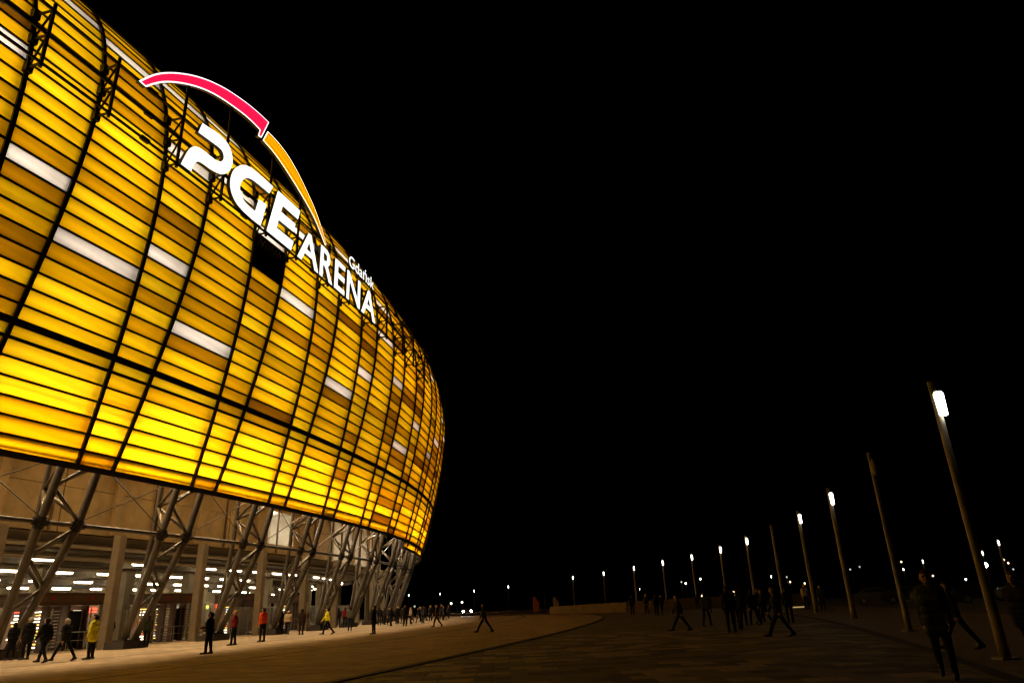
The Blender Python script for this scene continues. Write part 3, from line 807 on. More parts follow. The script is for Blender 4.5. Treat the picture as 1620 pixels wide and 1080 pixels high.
def inset(lp, d):
    n = len(lp); ar = sum(lp[i][0] * lp[(i + 1) % n][1] - lp[(i + 1) % n][0] * lp[i][1] for i in range(n)); sg = 1 if ar > 0 else -1
    out = []
    for i in range(n):
        a, b_, c = Vector(lp[i - 1]), Vector(lp[i]), Vector(lp[(i + 1) % n])
        e0 = (b_ - a).normalized(); e1 = (c - b_).normalized()
        n0 = Vector((-e0.y, e0.x)) * sg; n1 = Vector((-e1.y, e1.x)) * sg; h = n0 + n1
        if h.length < 1e-4: h = n0
        h = h.normalized(); k_ = d / max(0.45, h.dot(n0)); out.append(tuple(b_ + h * k_))
    return out
rt = cat([(-5.3, 28.91), (-4.96, 29.42), (-4.49, 30.06), (-3.98, 30.62), (-3.38, 31.17), (-2.61, 31.77), (-1.78, 32.33), (-0.82, 32.86), (0.04, 33.24), (1.04, 33.60), (2.6, 33.99), (4.1, 34.22), (5.37, 34.3)], 4)
rb = cat([(4.48, 32.98), (3.67, 33.0), (2.69, 32.92), (1.19, 32.64), (0.18, 32.38), (-0.69, 32.06), (-1.51, 31.66), (-2.35, 31.16), (-3.13, 30.61), (-3.75, 30.09), (-4.32, 29.49), (-4.8, 28.89)], 4)
red_loop = rt + [(4.74, 32.50), (4.37, 32.40)] + rb
ot = cat([(5.32, 33.5), (6.17, 33.5), (7.11, 33.41), (7.98, 33.2), (8.89, 32.85), (9.85, 32.35), (10.86, 31.75), (11.75, 31.15), (12.5, 30.5), (13.2, 29.8), (13.86, 28.95)], 4)
ob_ = cat([(13.66, 28.78), (12.9, 29.4), (12.2, 29.95), (11.3, 30.48), (10.15, 30.98), (8.94, 31.45), (7.79, 31.85), (6.81, 32.14), (5.88, 32.33), (4.9, 32.42)], 4)
or_loop = ot + ob_
for nm, lp, ins, fm, lb in (('red_arc', red_loop, 0.085, M_SIGNR, 'red glowing arc piece with white border'), ('orange_arc', or_loop, 0.07, M_SIGNO, 'orange glowing arc piece with white border')):
    o = poly_prism([lp], PSG, 0.25, nm, M_SIGNW, M_CASE, sign); o['label'] = lb
    f = poly_prism([inset(lp, ins)], PSG + 0.02, 0.015, 'coloured_face', fm, fm, o)

# ------------------------------------------------------------------ street lamps
def street_lamp(x, y, h, lit, label, lz=None, face=0.0, rp=0.085):
    o = empty('street_lamp', (x, y, 0)); o.rotation_euler.z = face; tag(o, label, 'street lamp', 'street lamps along the plaza edge')
    b = MB(); b.tube([(0, 0, 0), (0, 0, 0.6), (0, 0, h * 0.6), (0, 0, h)], [rp * 1.25, rp * 1.2, rp, rp * 0.85], 12); b.build('pole', M_POLE, o, True)
    b = MB(); b.box((0, 0, 0.02), (0.36, 0.36, 0.04)); b.build('base_plate', M_POLE, o)
    zt = h - 0.28; zb_ = zt - (0.55 if h < 6.2 else 0.62)
    b = MB(); n = 14; V = []
    for z, rr in ((zb_, 0.088), (zb_ + 0.02, 0.094), (zt - 0.05, 0.108), (zt, 0.08)):
        for j in range(n):
            t = 2 * math.pi * j / n; V.append((0.06 + rr * math.cos(t), -0.07 + rr * math.sin(t), z))
    b.add(V, [(r * n + j, r * n + (j + 1) % n, (r + 1) * n + (j + 1) % n, (r + 1) * n + j) for r in range(3) for j in range(n)] + [tuple(range(n))[::-1], tuple(range(3 * n, 4 * n))])
    b.build('luminaire', M_LAMP if lit else M_LAMPOFF, o, False)
    return o
SL = [(9.8, 15.6, 5.95, 1, 'tallest looking lit street lamp, nearest, behind the walking man'), (13.4, 26.2, 6.3, 0, 'unlit street lamp pole, second from the right edge row'),
      (17.2, 38.9, 6.75, 1, 'lit street lamp just left of the nearest unlit pole'), (20.7, 52.7, 7.05, 1, 'lit street lamp with people standing at its foot'),
      (22.1, 62.8, 7.0, 0, 'thin unlit pole above the striding man, second unlit one'), (22.9, 73.0, 7.0, 1, 'lit street lamp left of the second unlit pole'),
      (23.5, 85.3, 7.0, 1, 'fourth lit street lamp counted from the right along the row'), (23.4, 99.7, 7.0, 1, 'fifth lit lamp of the row counted from the nearest unlit pole'),
      (21.7, 112.0, 7.0, 1, 'sixth lit lamp of the row, behind the standing group'), (19.6, 128.0, 7.0, 1, 'seventh lit lamp of the row, above the low wall end'),
      (16.3, 147.0, 7.0, 1, 'eighth lit lamp of the row, over the middle of low wall'), (11.2, 164.0, 7.0, 1, 'ninth lit lamp of the row, over the left half of low wall'),
      (5.5, 196.0, 7.0, 0, 'faint unlit pole beside the two beach flags'), (-4.7, 223.0, 7.0, 1, 'lit far lamp between the car headlight and the flags'),
      (-17.8, 261.0, 7.0, 1, 'lit far lamp right of the walking man in tan jacket'), (-33.0, 287.0, 7.0, 1, 'lit far lamp between stadium foot and the tan jacket man'),
      (-45.0, 285.0, 7.0, 1, 'leftmost lit far lamp, touching the last stadium leg')]
for n_, (x, y, h, lit, lb) in enumerate(SL):
    street_lamp(x, y, h, lit, lb, rp=0.085 if y < 30 else (0.12 if y < 120 else 0.16))
# second row and lights far away
FL = [(50.6 * 1.3, 76.6 * 1.3, 7.0, 'lit street lamp right of the nearest pole near picture edge'), (65.1 * 1.3, 102.5 * 1.3, 7.0, 'small lit lamp above the floodlight glare'), (69.9 * 1.3, 126.9 * 1.3, 7.0, 'small lit lamp above the walking man head'),
      (66.9 * 1.3, 196.7 * 1.3, 7.0, 'small lit lamp above the striding man, lower than its neighbours'), (55.4 * 1.25, 349.5 * 1.25, 7.0, 'small lit lamp right above the standing group, far off')]
for x, y, h, lb in FL: street_lamp(x, y, h, 1, lb, rp=0.14)


# far lights of the town
b = MB()
n = 8; V = []; rings = [(-0.9, 0.05), (-0.6, 0.5), (-0.1, 0.75), (0.4, 0.62), (0.7, 0.2)]
FARP = [(55.6, 250, 5.5, 0), (60.8, 250, 6.7, 0), (54.2, 250, 6.0, 2), (91.2, 250, 4.4, 1), (90.4, 250, 6.0, 2), (96.1, 250, 3.7, 1), (112.5, 250, 7.5, 2), (115.9, 250, 8.2, 2),
        (130.5, 250, 9.2, 1), (130.6, 250, 6.7, 0), (137.3, 250, 6.0, 0), (140.1, 250, 4.2, 1), (165.6, 250, 8.3, 1), (166.8, 250, 7.2, 1), (167.9, 250, 5.1, 2), (150.9, 250, 2.6, 0), (-24.9, 250, 2.6, 0), (-21.2, 250, 2.8, 0), (-37.4, 250, 2.2, 2)]
FM = [emit('far_lamp_white', (1.0, 0.95, 0.85), 5.0), emit('far_lamp_warm', (1.0, 0.62, 0.38), 3.0), emit('far_lamp_dim', (0.9, 0.85, 0.75), 0.5)]
fme = []
for mm in FM:
    b = MB(); V = []
    for z, rr in rings:
        for j in range(n): V.append((0.42 * rr * math.cos(2 * math.pi * j / n), 0.42 * rr * math.sin(2 * math.pi * j / n), z * 0.42))
    b.add(V, [(r * n + j, r * n + (j + 1) % n, (r + 1) * n + (j + 1) % n, (r + 1) * n + j) for r in range(4) for j in range(n)] + [tuple(range(n))[::-1], tuple(range(4 * n, 5 * n))])
    o = b.build('globe', mm, smooth=True); fme.append(o.data); bpy.data.objects.remove(o)
ORD = 'first second third fourth fifth sixth seventh eighth ninth tenth eleventh twelfth thirteenth fourteenth fifteenth sixteenth seventeenth eighteenth nineteenth'.split()
for n_, (x, y, z, mi) in enumerate(sorted(FARP)):
    o = empty('far_lamp', (x, y, 0))
    tag(o, '%s from the left among the tiny far lamps beyond the plaza' % ORD[n_], 'lamp', 'far town lamps')
    b = MB(); b.tube([(0, 0, 0), (0, 0, z - 0.3)], 0.09, 6); b.build('mast', M_POLE, o)
    g = bpy.data.objects.new('globe', fme[mi]); col.objects.link(g); g.parent = o; g.location = (0, 0, z)
# floodlight glaring from the right
o = empty('floodlight', (57.2, 90.0, 0)); tag(o, 'glaring white floodlight right of the nearest lamp pole', 'floodlight')
b = MB(); b.tube([(0, 0, 0), (0, 0, 3.2)], 0.06, 8); b.build('mast', M_POLE, o)
b = MB(); b.box((0, 0.15, 3.4), (0.62, 0.25, 0.5)); b.box((0, 0.32, 3.4), (0.5, 0.1, 0.4)); b.build('housing', M_FRAME, o)
b = MB(); b.tube([(0, 0.02, 3.4), (0, -0.06, 3.4)], [0.27, 0.23], 12); b.build('lens', emit('floodlight_lens', (0.95, 0.97, 1.0), 60.0), o)
# warm light points among the people; their globes and posts are made up
for x, y, z, lb in ((18.3, 75.0, 1.42, 'warm low light point with reddish glow left of the crowd'), (21.4, 75.0, 1.55, 'warm low light point shining between the men in the crowd')):
    o = empty('warm_light_point', (x, y, 0)); tag(o, lb, 'low light')
    b = MB(); b.tube([(0, 0, 0), (0, 0, 0.05), (0, 0, z - 0.2)], [0.16, 0.07, 0.06], 8); b.build('post', M_POLE, o)
    g = bpy.data.objects.new('globe', fme[1]); col.objects.link(g); g.parent = o; g.location = (0, 0, z); g.scale = (0.62, 0.62, 0.62)
# low wall beyond the plaza
M_LOWW = pbr('low_wall_stone', (0.21, 0.155, 0.08), 0.85, noise=(1.2, 0.25), bump=(10, 0.4))
wl = empty('low_wall', (3.5, 98, 0)); tag(wl, 'low beige stone wall closing the plaza beyond the flags', 'wall')
pts = [(3.5, 98.0, 0.95), (12.4, 88.5, 1.15), (18.0, 88.0, 1.25), (24.5, 89.0, 1.3)]
for (x0, y0, h0), (x1, y1, h1) in zip(pts, pts[1:]):
    L = math.hypot(x1 - x0, y1 - y0); nseg = max(2, int(L / 2.2)); dx, dy = (x1 - x0) / L, (y1 - y0) / L
    for q in range(nseg):
        t0, t1 = (q + 0.008) / nseg, (q + 0.992) / nseg
        A_ = (x0 + (x1 - x0) * t0 - 3.5, y0 + (y1 - y0) * t0 - 98); B_ = (x0 + (x1 - x0) * t1 - 3.5, y0 + (y1 - y0) * t1 - 98); hh = h0 + (h1 - h0) * t0
        b = MB(); nx, ny = -dy * 0.2, dx * 0.2
        b.hexa([(A_[0] - nx, A_[1] - ny, 0), (B_[0] - nx, B_[1] - ny, 0), (B_[0] + nx, B_[1] + ny, 0), (A_[0] + nx, A_[1] + ny, 0), (A_[0] - nx, A_[1] - ny, hh), (B_[0] - nx, B_[1] - ny, hh), (B_[0] + nx, B_[1] + ny, hh), (A_[0] + nx, A_[1] + ny, hh)])
        b.build('wall_block', M_LOWW, wl)
# planter with a light strip under it
o = empty('planter', (24.9, 68.0, 0)); tag(o, 'stone planter with a light strip along its foot beside street lamp', 'planter')
b = MB(); b.box((0, 0, 0.68), (1.6, 0.9, 1.05)); b.box((0, 0, 1.22), (1.7, 1.0, 0.07)); b.box((0, 0.1, 0.08), (1.4, 0.6, 0.16)); b.build('body', M_LOWW, o)
b = MB(); b.box((0, -0.32, 0.09), (1.35, 0.06, 0.08)); b.build('light_strip', emit('planter_light', (1.0, 0.7, 0.3), 0.5), o)
# beach flags
for x, y, rgb, lb, zz in ((1.2, 99.0, (0.30, 0.09, 0.02), 'tall beach flag with reddish lower half beside unlit pole', 2.3), (4.1, 104.0, (0.28, 0.2, 0.07), 'tan beach flag at the left end of low wall', 2.2)):
    o = empty('beach_flag', (x, y, 0)); tag(o, lb, 'flag')
    b = MB(); b.tube([(0, 0, 0), (0, 0, zz * 0.8), (0.15, 0, zz), (0.4, 0, zz + 0.05)], 0.025, 6); b.build('mast', M_POLE, o)
    b = MB(); V = []
    for q in range(9):
        z = 0.35 + (zz - 0.4) * q / 8; w = 0.75 if q < 6 else 0.75 - (q - 5) * 0.16
        V += [(0.03, 0.02 * math.sin(q), z), (0.03 + w * 0.5, 0.05 * math.sin(q * 1.3), z), (0.03 + w, 0.08 * math.sin(q * 1.1 + 1), z)]
    b.add(V, [(3 * q + a, 3 * q + a + 1, 3 * q + 4 + a, 3 * q + 3 + a) for q in range(8) for a in (0, 1)]); b.build('cloth', pbr('flag_cloth_%d' % int(y), rgb, 0.8), o)
# rope barrier
o = empty('rope_barrier', (-10, 101, 0)); tag(o, 'pale rope barrier strung between posts left of the flags', 'barrier')
b = MB(); b.tube([(15.5 * t / 16, 4.0 * t / 16, 0.62 - 0.10 * math.sin(math.pi * (t % 4) / 4)) for t in range(17)], 0.03, 6); b.build('rope', pbr('pale_rope', (0.6, 0.6, 0.55), 0.8), o)
for t in range(5):
    b = MB(); b.tube([(15.5 * t / 4, t, 0), (15.5 * t / 4, t, 0.75)], 0.03, 6); b.build('post', M_POLE, o)

# ------------------------------------------------------------------ cars
M_TYRE = pbr('tyre_rubber', (0.012, 0.012, 0.012), 0.8); M_RIM = pbr('wheel_rim', (0.35, 0.35, 0.36), 0.3, 0.8)
M_HEAD = emit('headlight_on', (1.0, 0.97, 0.92), 90.0); M_HEADOFF = pbr('headlight_off', (0.6, 0.6, 0.62), 0.1)
def car(x, y, rz, rgb, label, lit=False):
    o = empty('parked_car', (x, y, 0)); o.rotation_euler.z = rz; tag(o, label, 'car', 'cars in the dark car park')
    mt = pbr('car_paint_%d_%d' % (int(x * 10), int(y * 10)), rgb, 0.25, 0.3)
    side = [(-2.1, 0.35), (-2.15, 0.75), (-1.95, 0.95), (-1.05, 1.02), (-0.55, 1.42), (0.9, 1.46), (1.65, 1.05), (2.08, 0.98), (2.12, 0.45), (2.0, 0.3)]
    # y forward = -Y; the bonnet is the low x end
    b = MB(); ws = [0.84, 0.86, 0.86, 0.84, 0.62, 0.62, 0.82, 0.84, 0.86, 0.84]
    V = [(-w, px, pz) for (px, pz), w in zip(side, ws)] + [(w, px, pz) for (px, pz), w in zip(side, ws)]; n = len(side)
    b.add(V, [(i, (i + 1) % n, n + (i + 1) % n, n + i) for i in range(n)] + [tuple(range(n))[::-1], tuple(range(n, 2 * n))]); b.build('body', mt, o)
    b = MB()
    b.add([(-0.64, -0.98, 1.06), (0.64, -0.98, 1.06), (0.56, -0.6, 1.385), (-0.56, -0.6, 1.385)], [(0, 1, 2, 3)])
    bb = MB(); bb.hexa([(-0.66, -1.0, 1.055), (0.66, -1.0, 1.055), (0.62, -0.99, 1.065), (-0.62, -0.99, 1.065), (-0.57, -0.62, 1.40), (0.57, -0.62, 1.40), (0.55, -0.6, 1.41), (-0.55, -0.6, 1.41)]); bb.build('windscreen', M_GLASS, o)
    for sx in (-1, 1):
        bb = MB(); q = [(-0.85, 1.03), (-0.5, 1.36), (0.85, 1.40), (1.4, 1.08)]
        wv = [0.845, 0.66, 0.645, 0.83]
        bb.add([(sx * (w + 0.012), px, pz) for (px, pz), w in zip(q, wv)] + [(sx * (w - 0.02), px, pz) for (px, pz), w in zip(q, wv)], [(0, 1, 2, 3), (4, 7, 6, 5), (0, 4, 5, 1), (1, 5, 6, 2), (2, 6, 7, 3), (3, 7, 4, 0)]); bb.build('side_window', M_GLASS, o)
        for py in (-1.35, 1.3):
            wb = MB(); wb.tube([(sx * 0.70, py, 0.32), (sx * 0.88, py, 0.32)], 0.32, 14); w_ = wb.build('wheel', M_TYRE, o)
            wb = MB(); wb.tube([(sx * 0.86, py, 0.32), (sx * 0.895, py, 0.32)], 0.2, 10); wb.build('rim', M_RIM, w_)
        hb = MB(); hb.tube([(sx * 0.64, -2.08, 0.72), (sx * 0.64, -2.17, 0.72)], [0.16, 0.13], 10); hb.build('headlight', M_HEAD if lit else M_HEADOFF, o)
    return o
car(-9.4, 121.0, 0.06, (0.05, 0.05, 0.06), 'car facing the camera with dazzling headlights left of the flags', True)
CARS = [(33.5, 70.0, 1.25, (0.12, 0.12, 0.12), 'pale grey parked car, farthest left of the dark row'), (34.5, 66.5, 1.25, (0.06, 0.07, 0.09), 'dark blue parked car behind unlit pole'),
        (35.2, 62.5, 1.25, (0.14, 0.14, 0.15), 'silver parked car left of the walking man'), (36.0, 58.0, 1.25, (0.03, 0.03, 0.03), 'black parked car hidden behind the walking man'), (36.8, 53.5, 1.25, (0.11, 0.11, 0.12), 'silver grey parked car right of the walking man'),
        (37.5, 49.0, 1.25, (0.10, 0.03, 0.03), 'dark red parked car behind the nearest lamp pole')]
for c in CARS: car(*c)

# ------------------------------------------------------------------ people
def capsule(b, a, c, ra, rc, mi, n=12, m=4, sq=(1, 1)):
    a, c = Vector(a), Vector(c); d = c - a
    if d.length < 1e-5: d = Vector((0, 0, 0.0001))
    z = d.normalized(); up = Vector((0, 1, 0)) if abs(z.y) < 0.9 else Vector((1, 0, 0)); x = up.cross(z).normalized(); y = z.cross(x)
    rings = []
    for q in range(m + 1):
        t = -math.pi / 2 + (math.pi / 2) * q / m; rings.append((a + z * (math.sin(t) * ra), math.cos(t) * ra))
    for q in range(m + 1):
        t = (math.pi / 2) * q / m; rings.append((c + z * (math.sin(t) * rc), math.cos(t) * rc))
    V = []; Fc = []
    for cen, rr in rings:
        rr = max(rr, 1e-4)
        for j in range(n): V.append(cen + x * (math.cos(2 * math.pi * j / n) * rr * sq[0]) + y * (math.sin(2 * math.pi * j / n) * rr * sq[1]))
    for r in range(len(rings) - 1):
        for j in range(n): Fc.append((r * n + j, r * n + (j + 1) % n, (r + 1) * n + (j + 1) % n, (r + 1) * n + j))
    Fc += [tuple(range(n))[::-1], tuple(range((len(rings) - 1) * n, len(rings) * n))]
    b.add(V, Fc, mi)
JK, TR, SK, SH, HA = 0, 1, 2, 3, 4
def body_caps(pose, detail):
    """list of (a, b, ra, rb, material) for a 1.75 m figure facing +Y"""
    C = []
    lean = pose.get('lean', 0.0)
    def L(p):   # lean the upper body about the hips
        x, y, z = p; dz = z - 0.93; return (x, y + dz * math.sin(lean), 0.93 + dz * math.cos(lean))
    legs = []
    for s, th, sh in ((-1, *pose['legL']), (1, *pose['legR'])):
        hip = Vector((s * 0.092, 0, 0.92)); k = hip + Vector((s * 0.01, math.sin(th) * 0.43, -math.cos(th) * 0.43)); an = k + Vector((0, math.sin(sh) * 0.41, -math.cos(sh) * 0.41))
        legs.append((hip, k, an, sh))
    dz = 0.085 - min(l[2].z - max(0, -math.sin(l[3]) * 0.05) for l in legs)
    for hip, k, an, sh in legs:
        C += [(hip, k, 0.094, 0.066, TR), (k, an, 0.068, 0.05, TR)]
        fa = min(0, sh) * 0.9
        toe = an + Vector((0, 0.17 * math.cos(fa), -0.035 + 0.17 * math.sin(fa))); heel = an + Vector((0, -0.04, -0.03))
        C += [(heel, toe, 0.05, 0.04, SH), (an, an + Vector((0, 0.05, -0.02)), 0.055, 0.052, SH)]
    C += [((-0.08, 0, 0.93), (0.08, 0, 0.93), 0.125, 0.125, TR)]
    # coat
    C += [(L((-0.09, 0.0, 0.99)), L((0.09, 0.0, 0.99)), 0.135, 0.135, JK), (L((-0.085, 0.01, 1.12)), L((0.085, 0.01, 1.12)), 0.132, 0.132, JK), (L((-0.105, 0.012, 1.27)), L((0.105, 0.012, 1.27)), 0.138, 0.138, JK), (L((-0.135, 0, 1.385)), L((0.135, 0, 1.385)), 0.105, 0.105, JK),
          (L((-0.17, -0.005, 1.43)), L((-0.05, 0, 1.475)), 0.075, 0.07, JK), (L((0.17, -0.005, 1.43)), L((0.05, 0, 1.475)), 0.075, 0.07, JK)]
    if pose.get('long'): C += [((-0.09, 0, 0.80), (0.09, 0, 0.80), 0.135, 0.135, JK), ((-0.09, 0, 0.90), (0.09, 0, 0.90), 0.137, 0.137, JK)]
    # neck, head
    C += [(L((0, 0.005, 1.46)), L((0, 0.02, 1.55)), 0.058, 0.055, SK)]
    C += [(L((0, 0.025, 1.60)), L((0, 0.02, 1.665)), 0.080, 0.092, SK), (L((0, 0.06, 1.565)), L((0, 0.05, 1.60)), 0.045, 0.055, SK)]
    C += [(L((0, 0.112, 1.632)), L((0, 0.125, 1.605)), 0.011, 0.016, SK)]
    for s in (-1, 1): C += [(L((s * 0.090, 0.01, 1.64)), L((s * 0.092, 0.008, 1.605)), 0.018, 0.014, SK)]
    C += [(L((0, -0.012, 1.66)), L((0, 0.02, 1.70)), 0.098, 0.082, HA), (L((0, -0.035, 1.60)), L((0, -0.035, 1.65)), 0.080, 0.085, HA)]
    if detail:
        for s in (-1, 1): C += [(L((s * 0.033, 0.098, 1.645)), L((s * 0.034, 0.098, 1.645)), 0.0125, 0.0125, HA), (L((s * 0.018, 0.108, 1.664)), L((s * 0.05, 0.098, 1.664)), 0.009, 0.008, HA)]
        C += [(L((-0.02, 0.103, 1.572)), L((0.02, 0.103, 1.572)), 0.011, 0.011, SK)]
    # arms
    for s, key in ((-1, 'armL'), (1, 'armR')):
        up, fo, inn = pose[key]
        sh = Vector(L((s * 0.180, -0.005, 1.42))); el = sh + Vector((s * 0.035, math.sin(up) * 0.29, -math.cos(up) * 0.29)); fd = Vector((-s * math.sin(inn) * 1.0, math.sin(fo) * math.cos(inn), -math.cos(fo) * math.cos(inn)))
        wr = el + fd * 0.25
        C += [(sh, el, 0.066, 0.052, JK), (el, wr, 0.054, 0.042, JK)]
        side = Vector((0, 0, 1)).cross(fd)
        if side.length < 0.2: side = Vector((0, 1, 0))
        side.normalize(); fwd = Vector((0, 1, 0)) - fd * fd.y
        if fwd.length < 0.2: fwd = Vector((0, 0, 1)) - fd * fd.z
        fwd.normalize()
        pa = wr + fd * 0.035; pb = wr + fd * 0.085
        if detail:
            for t in (-0.028, 0.0, 0.028): C += [(pa + fwd * t * 0.7, pb + fwd * t, 0.017, 0.015, SK)]
            inw = Vector((-s, 0, 0)) - fd * (-s * fd.x); inw.normalize()
            for q, ln in enumerate((0.062, 0.074, 0.070, 0.054)):
                t = (0.036 - q * 0.024); base = pb + fwd * t; k1 = base + fd * ln * 0.55 + inw * 0.012 + fwd * t * 0.15; k2 = k1 + fd * ln * 0.4 + inw * 0.028
                C += [(base, k1, 0.0098, 0.009, SK), (k1, k2, 0.009, 0.0078, SK)]
            C += [(pa + fwd * 0.02, pa + fwd * 0.055 + fd * 0.03 + inw * 0.01, 0.012, 0.0105, SK), (pa + fwd * 0.055 + fd * 0.03 + inw * 0.01, pa + fwd * 0.06 + fd * 0.065 + inw * 0.02, 0.0105, 0.009, SK)]
        else:
            C += [(pa, pb, 0.036, 0.036, SK), (pb, pb + fd * 0.07, 0.033, 0.022, SK), (pa + fwd * 0.03, pb + fwd * 0.055, 0.014, 0.013, SK)]
    out = []
    for c in C: out.append((Vector(c[0]) + Vector((0, 0, dz)), Vector(c[1]) + Vector((0, 0, dz)), *c[2:]))
    return out
POSES = {
 'stand': dict(legL=(0.06, -0.02), legR=(-0.04, -0.06), armL=(0.05, 0.18, 0.05), armR=(-0.02, 0.15, 0.05)),
 'stand_long': dict(legL=(0.05, -0.03), legR=(-0.05, -0.05), armL=(0.08, 0.35, 0.15), armR=(0.0, 0.2, 0.05), long=True),
 'hold': dict(legL=(0.10, 0.0), legR=(-0.10, -0.12), armL=(0.1, 1.5, 0.45), armR=(0.1, 1.55, 0.35)),
 'pockets': dict(legL=(0.12, 0.02), legR=(-0.08, -0.1), armL=(-0.25, 0.55, 0.35), armR=(-0.25, 0.55, 0.35)),
 'walk': dict(legL=(0.42, 0.18), legR=(-0.30, -0.62), armL=(-0.35, -0.1, 0.05), armR=(0.38, 0.65, 0.08), lean=0.06),
 'walk2': dict(legL=(-0.22, -0.48), legR=(0.34, 0.22), armL=(0.3, 0.5, 0.08), armR=(-0.28, 0.0, 0.05), lean=0.05),
 'stride': dict(legL=(0.55, 0.42), legR=(-0.50, -0.55), armL=(-0.3, 0.1, 0.05), armR=(0.3, 0.5, 0.08), lean=0.08),
 'near_walk': dict(legL=(0.20, 0.02), legR=(-0.26, -0.75), armL=(0.12, 0.35, 0.08), armR=(-0.10, 0.12, 0.04), long=True, lean=0.03),
}
PM = {}
def person_mesh(pose, detail):
    key = (pose, detail)
    if key in PM: return PM[key]
    caps = body_caps(POSES[pose], detail)
    b = MB()
    for a, c, ra, rc, mi in caps: capsule(b, a, c, ra, rc, mi)
    o = b.build('person_raw', M_FRAME)
    md = o.modifiers.new('remesh', 'REMESH'); md.mode = 'VOXEL'; md.voxel_size = 0.0075 if detail else 0.016; md.use_smooth_shade = True
    sm = o.modifiers.new('smooth', 'SMOOTH'); sm.factor = 0.5; sm.iterations = 3 if detail else 2
    dg = bpy.context.evaluated_depsgraph_get(); me = bpy.data.meshes.new_from_object(o.evaluated_get(dg)); me.name = 'person'
    bpy.data.objects.remove(o)
    me.materials.clear()
    for _ in range(5): me.materials.append(M_FRAME)
    # nearest limb decides the cloth
    cs = [(a, c - a, max((c - a).length_squared, 1e-8), ra, rc, mi) for a, c, ra, rc, mi in caps]
    mi_out = []
    for p in me.polygons:
        q = p.center; best = 9; bm_ = 0
        for a, d, l2, ra, rc, mi in cs:
            t = (q - a).dot(d) / l2; t = 0 if t < 0 else (1 if t > 1 else t)
            e = (q - a - d * t).length - (ra + (rc - ra) * t)
            if e < best: best = e; bm_ = mi
        mi_out.append(bm_)
    me.polygons.foreach_set('material_index', mi_out); me.polygons.foreach_set('use_smooth', [True] * len(me.polygons)); me.update()
    PM[key] = me
    return me
CLOTH = {}
def cloth(rgb):
    if rgb not in CLOTH: CLOTH[rgb] = pbr('cloth_%d' % len(CLOTH), rgb, 0.85, noise=(9, 0.25), bump=(18, 0.5), spec=0.2)
    return CLOTH[rgb]
M_SKIN = pbr('skin', (0.42, 0.24, 0.16), 0.55); M_SHOE = pbr('shoe_leather', (0.012, 0.011, 0.010), 0.5)
BK = (0.012, 0.012, 0.014); NV = (0.012, 0.015, 0.028); GY_ = (0.03, 0.03, 0.03); JE = (0.018, 0.022, 0.035); OL = (0.045, 0.052, 0.036); BR = (0.04, 0.028, 0.018)
YE = (0.75, 0.72, 0.02); OR_ = (0.9, 0.10, 0.03); RD = (0.22, 0.015, 0.02); TN = (0.45, 0.33, 0.2); GG = (0.10, 0.12, 0.11)
H_DK = (0.015, 0.011, 0.008); H_GR = (0.35, 0.33, 0.3); H_BL = (0.40, 0.27, 0.12); H_BR = (0.05, 0.03, 0.02)
def person(x, y, h, rz, pose, jk, tr, hair, label, detail=False, group=None):
    me = person_mesh(pose, detail)
    o = bpy.data.objects.new('person', me); col.objects.link(o); o.location = (x, y, 0.012); s = h / 1.775; g_ = 0.98 if detail else random.uniform(1.04, 1.2); o.scale = (s * g_, s * g_ * 1.04, s); o.rotation_euler.z = math.radians(rz)
    for i, mt in enumerate((cloth(jk), cloth(tr), M_SKIN, M_SHOE, cloth(hair))):
        o.material_slots[i].link = 'OBJECT'; o.material_slots[i].material = mt
    tag(o, label, 'person', group); return o
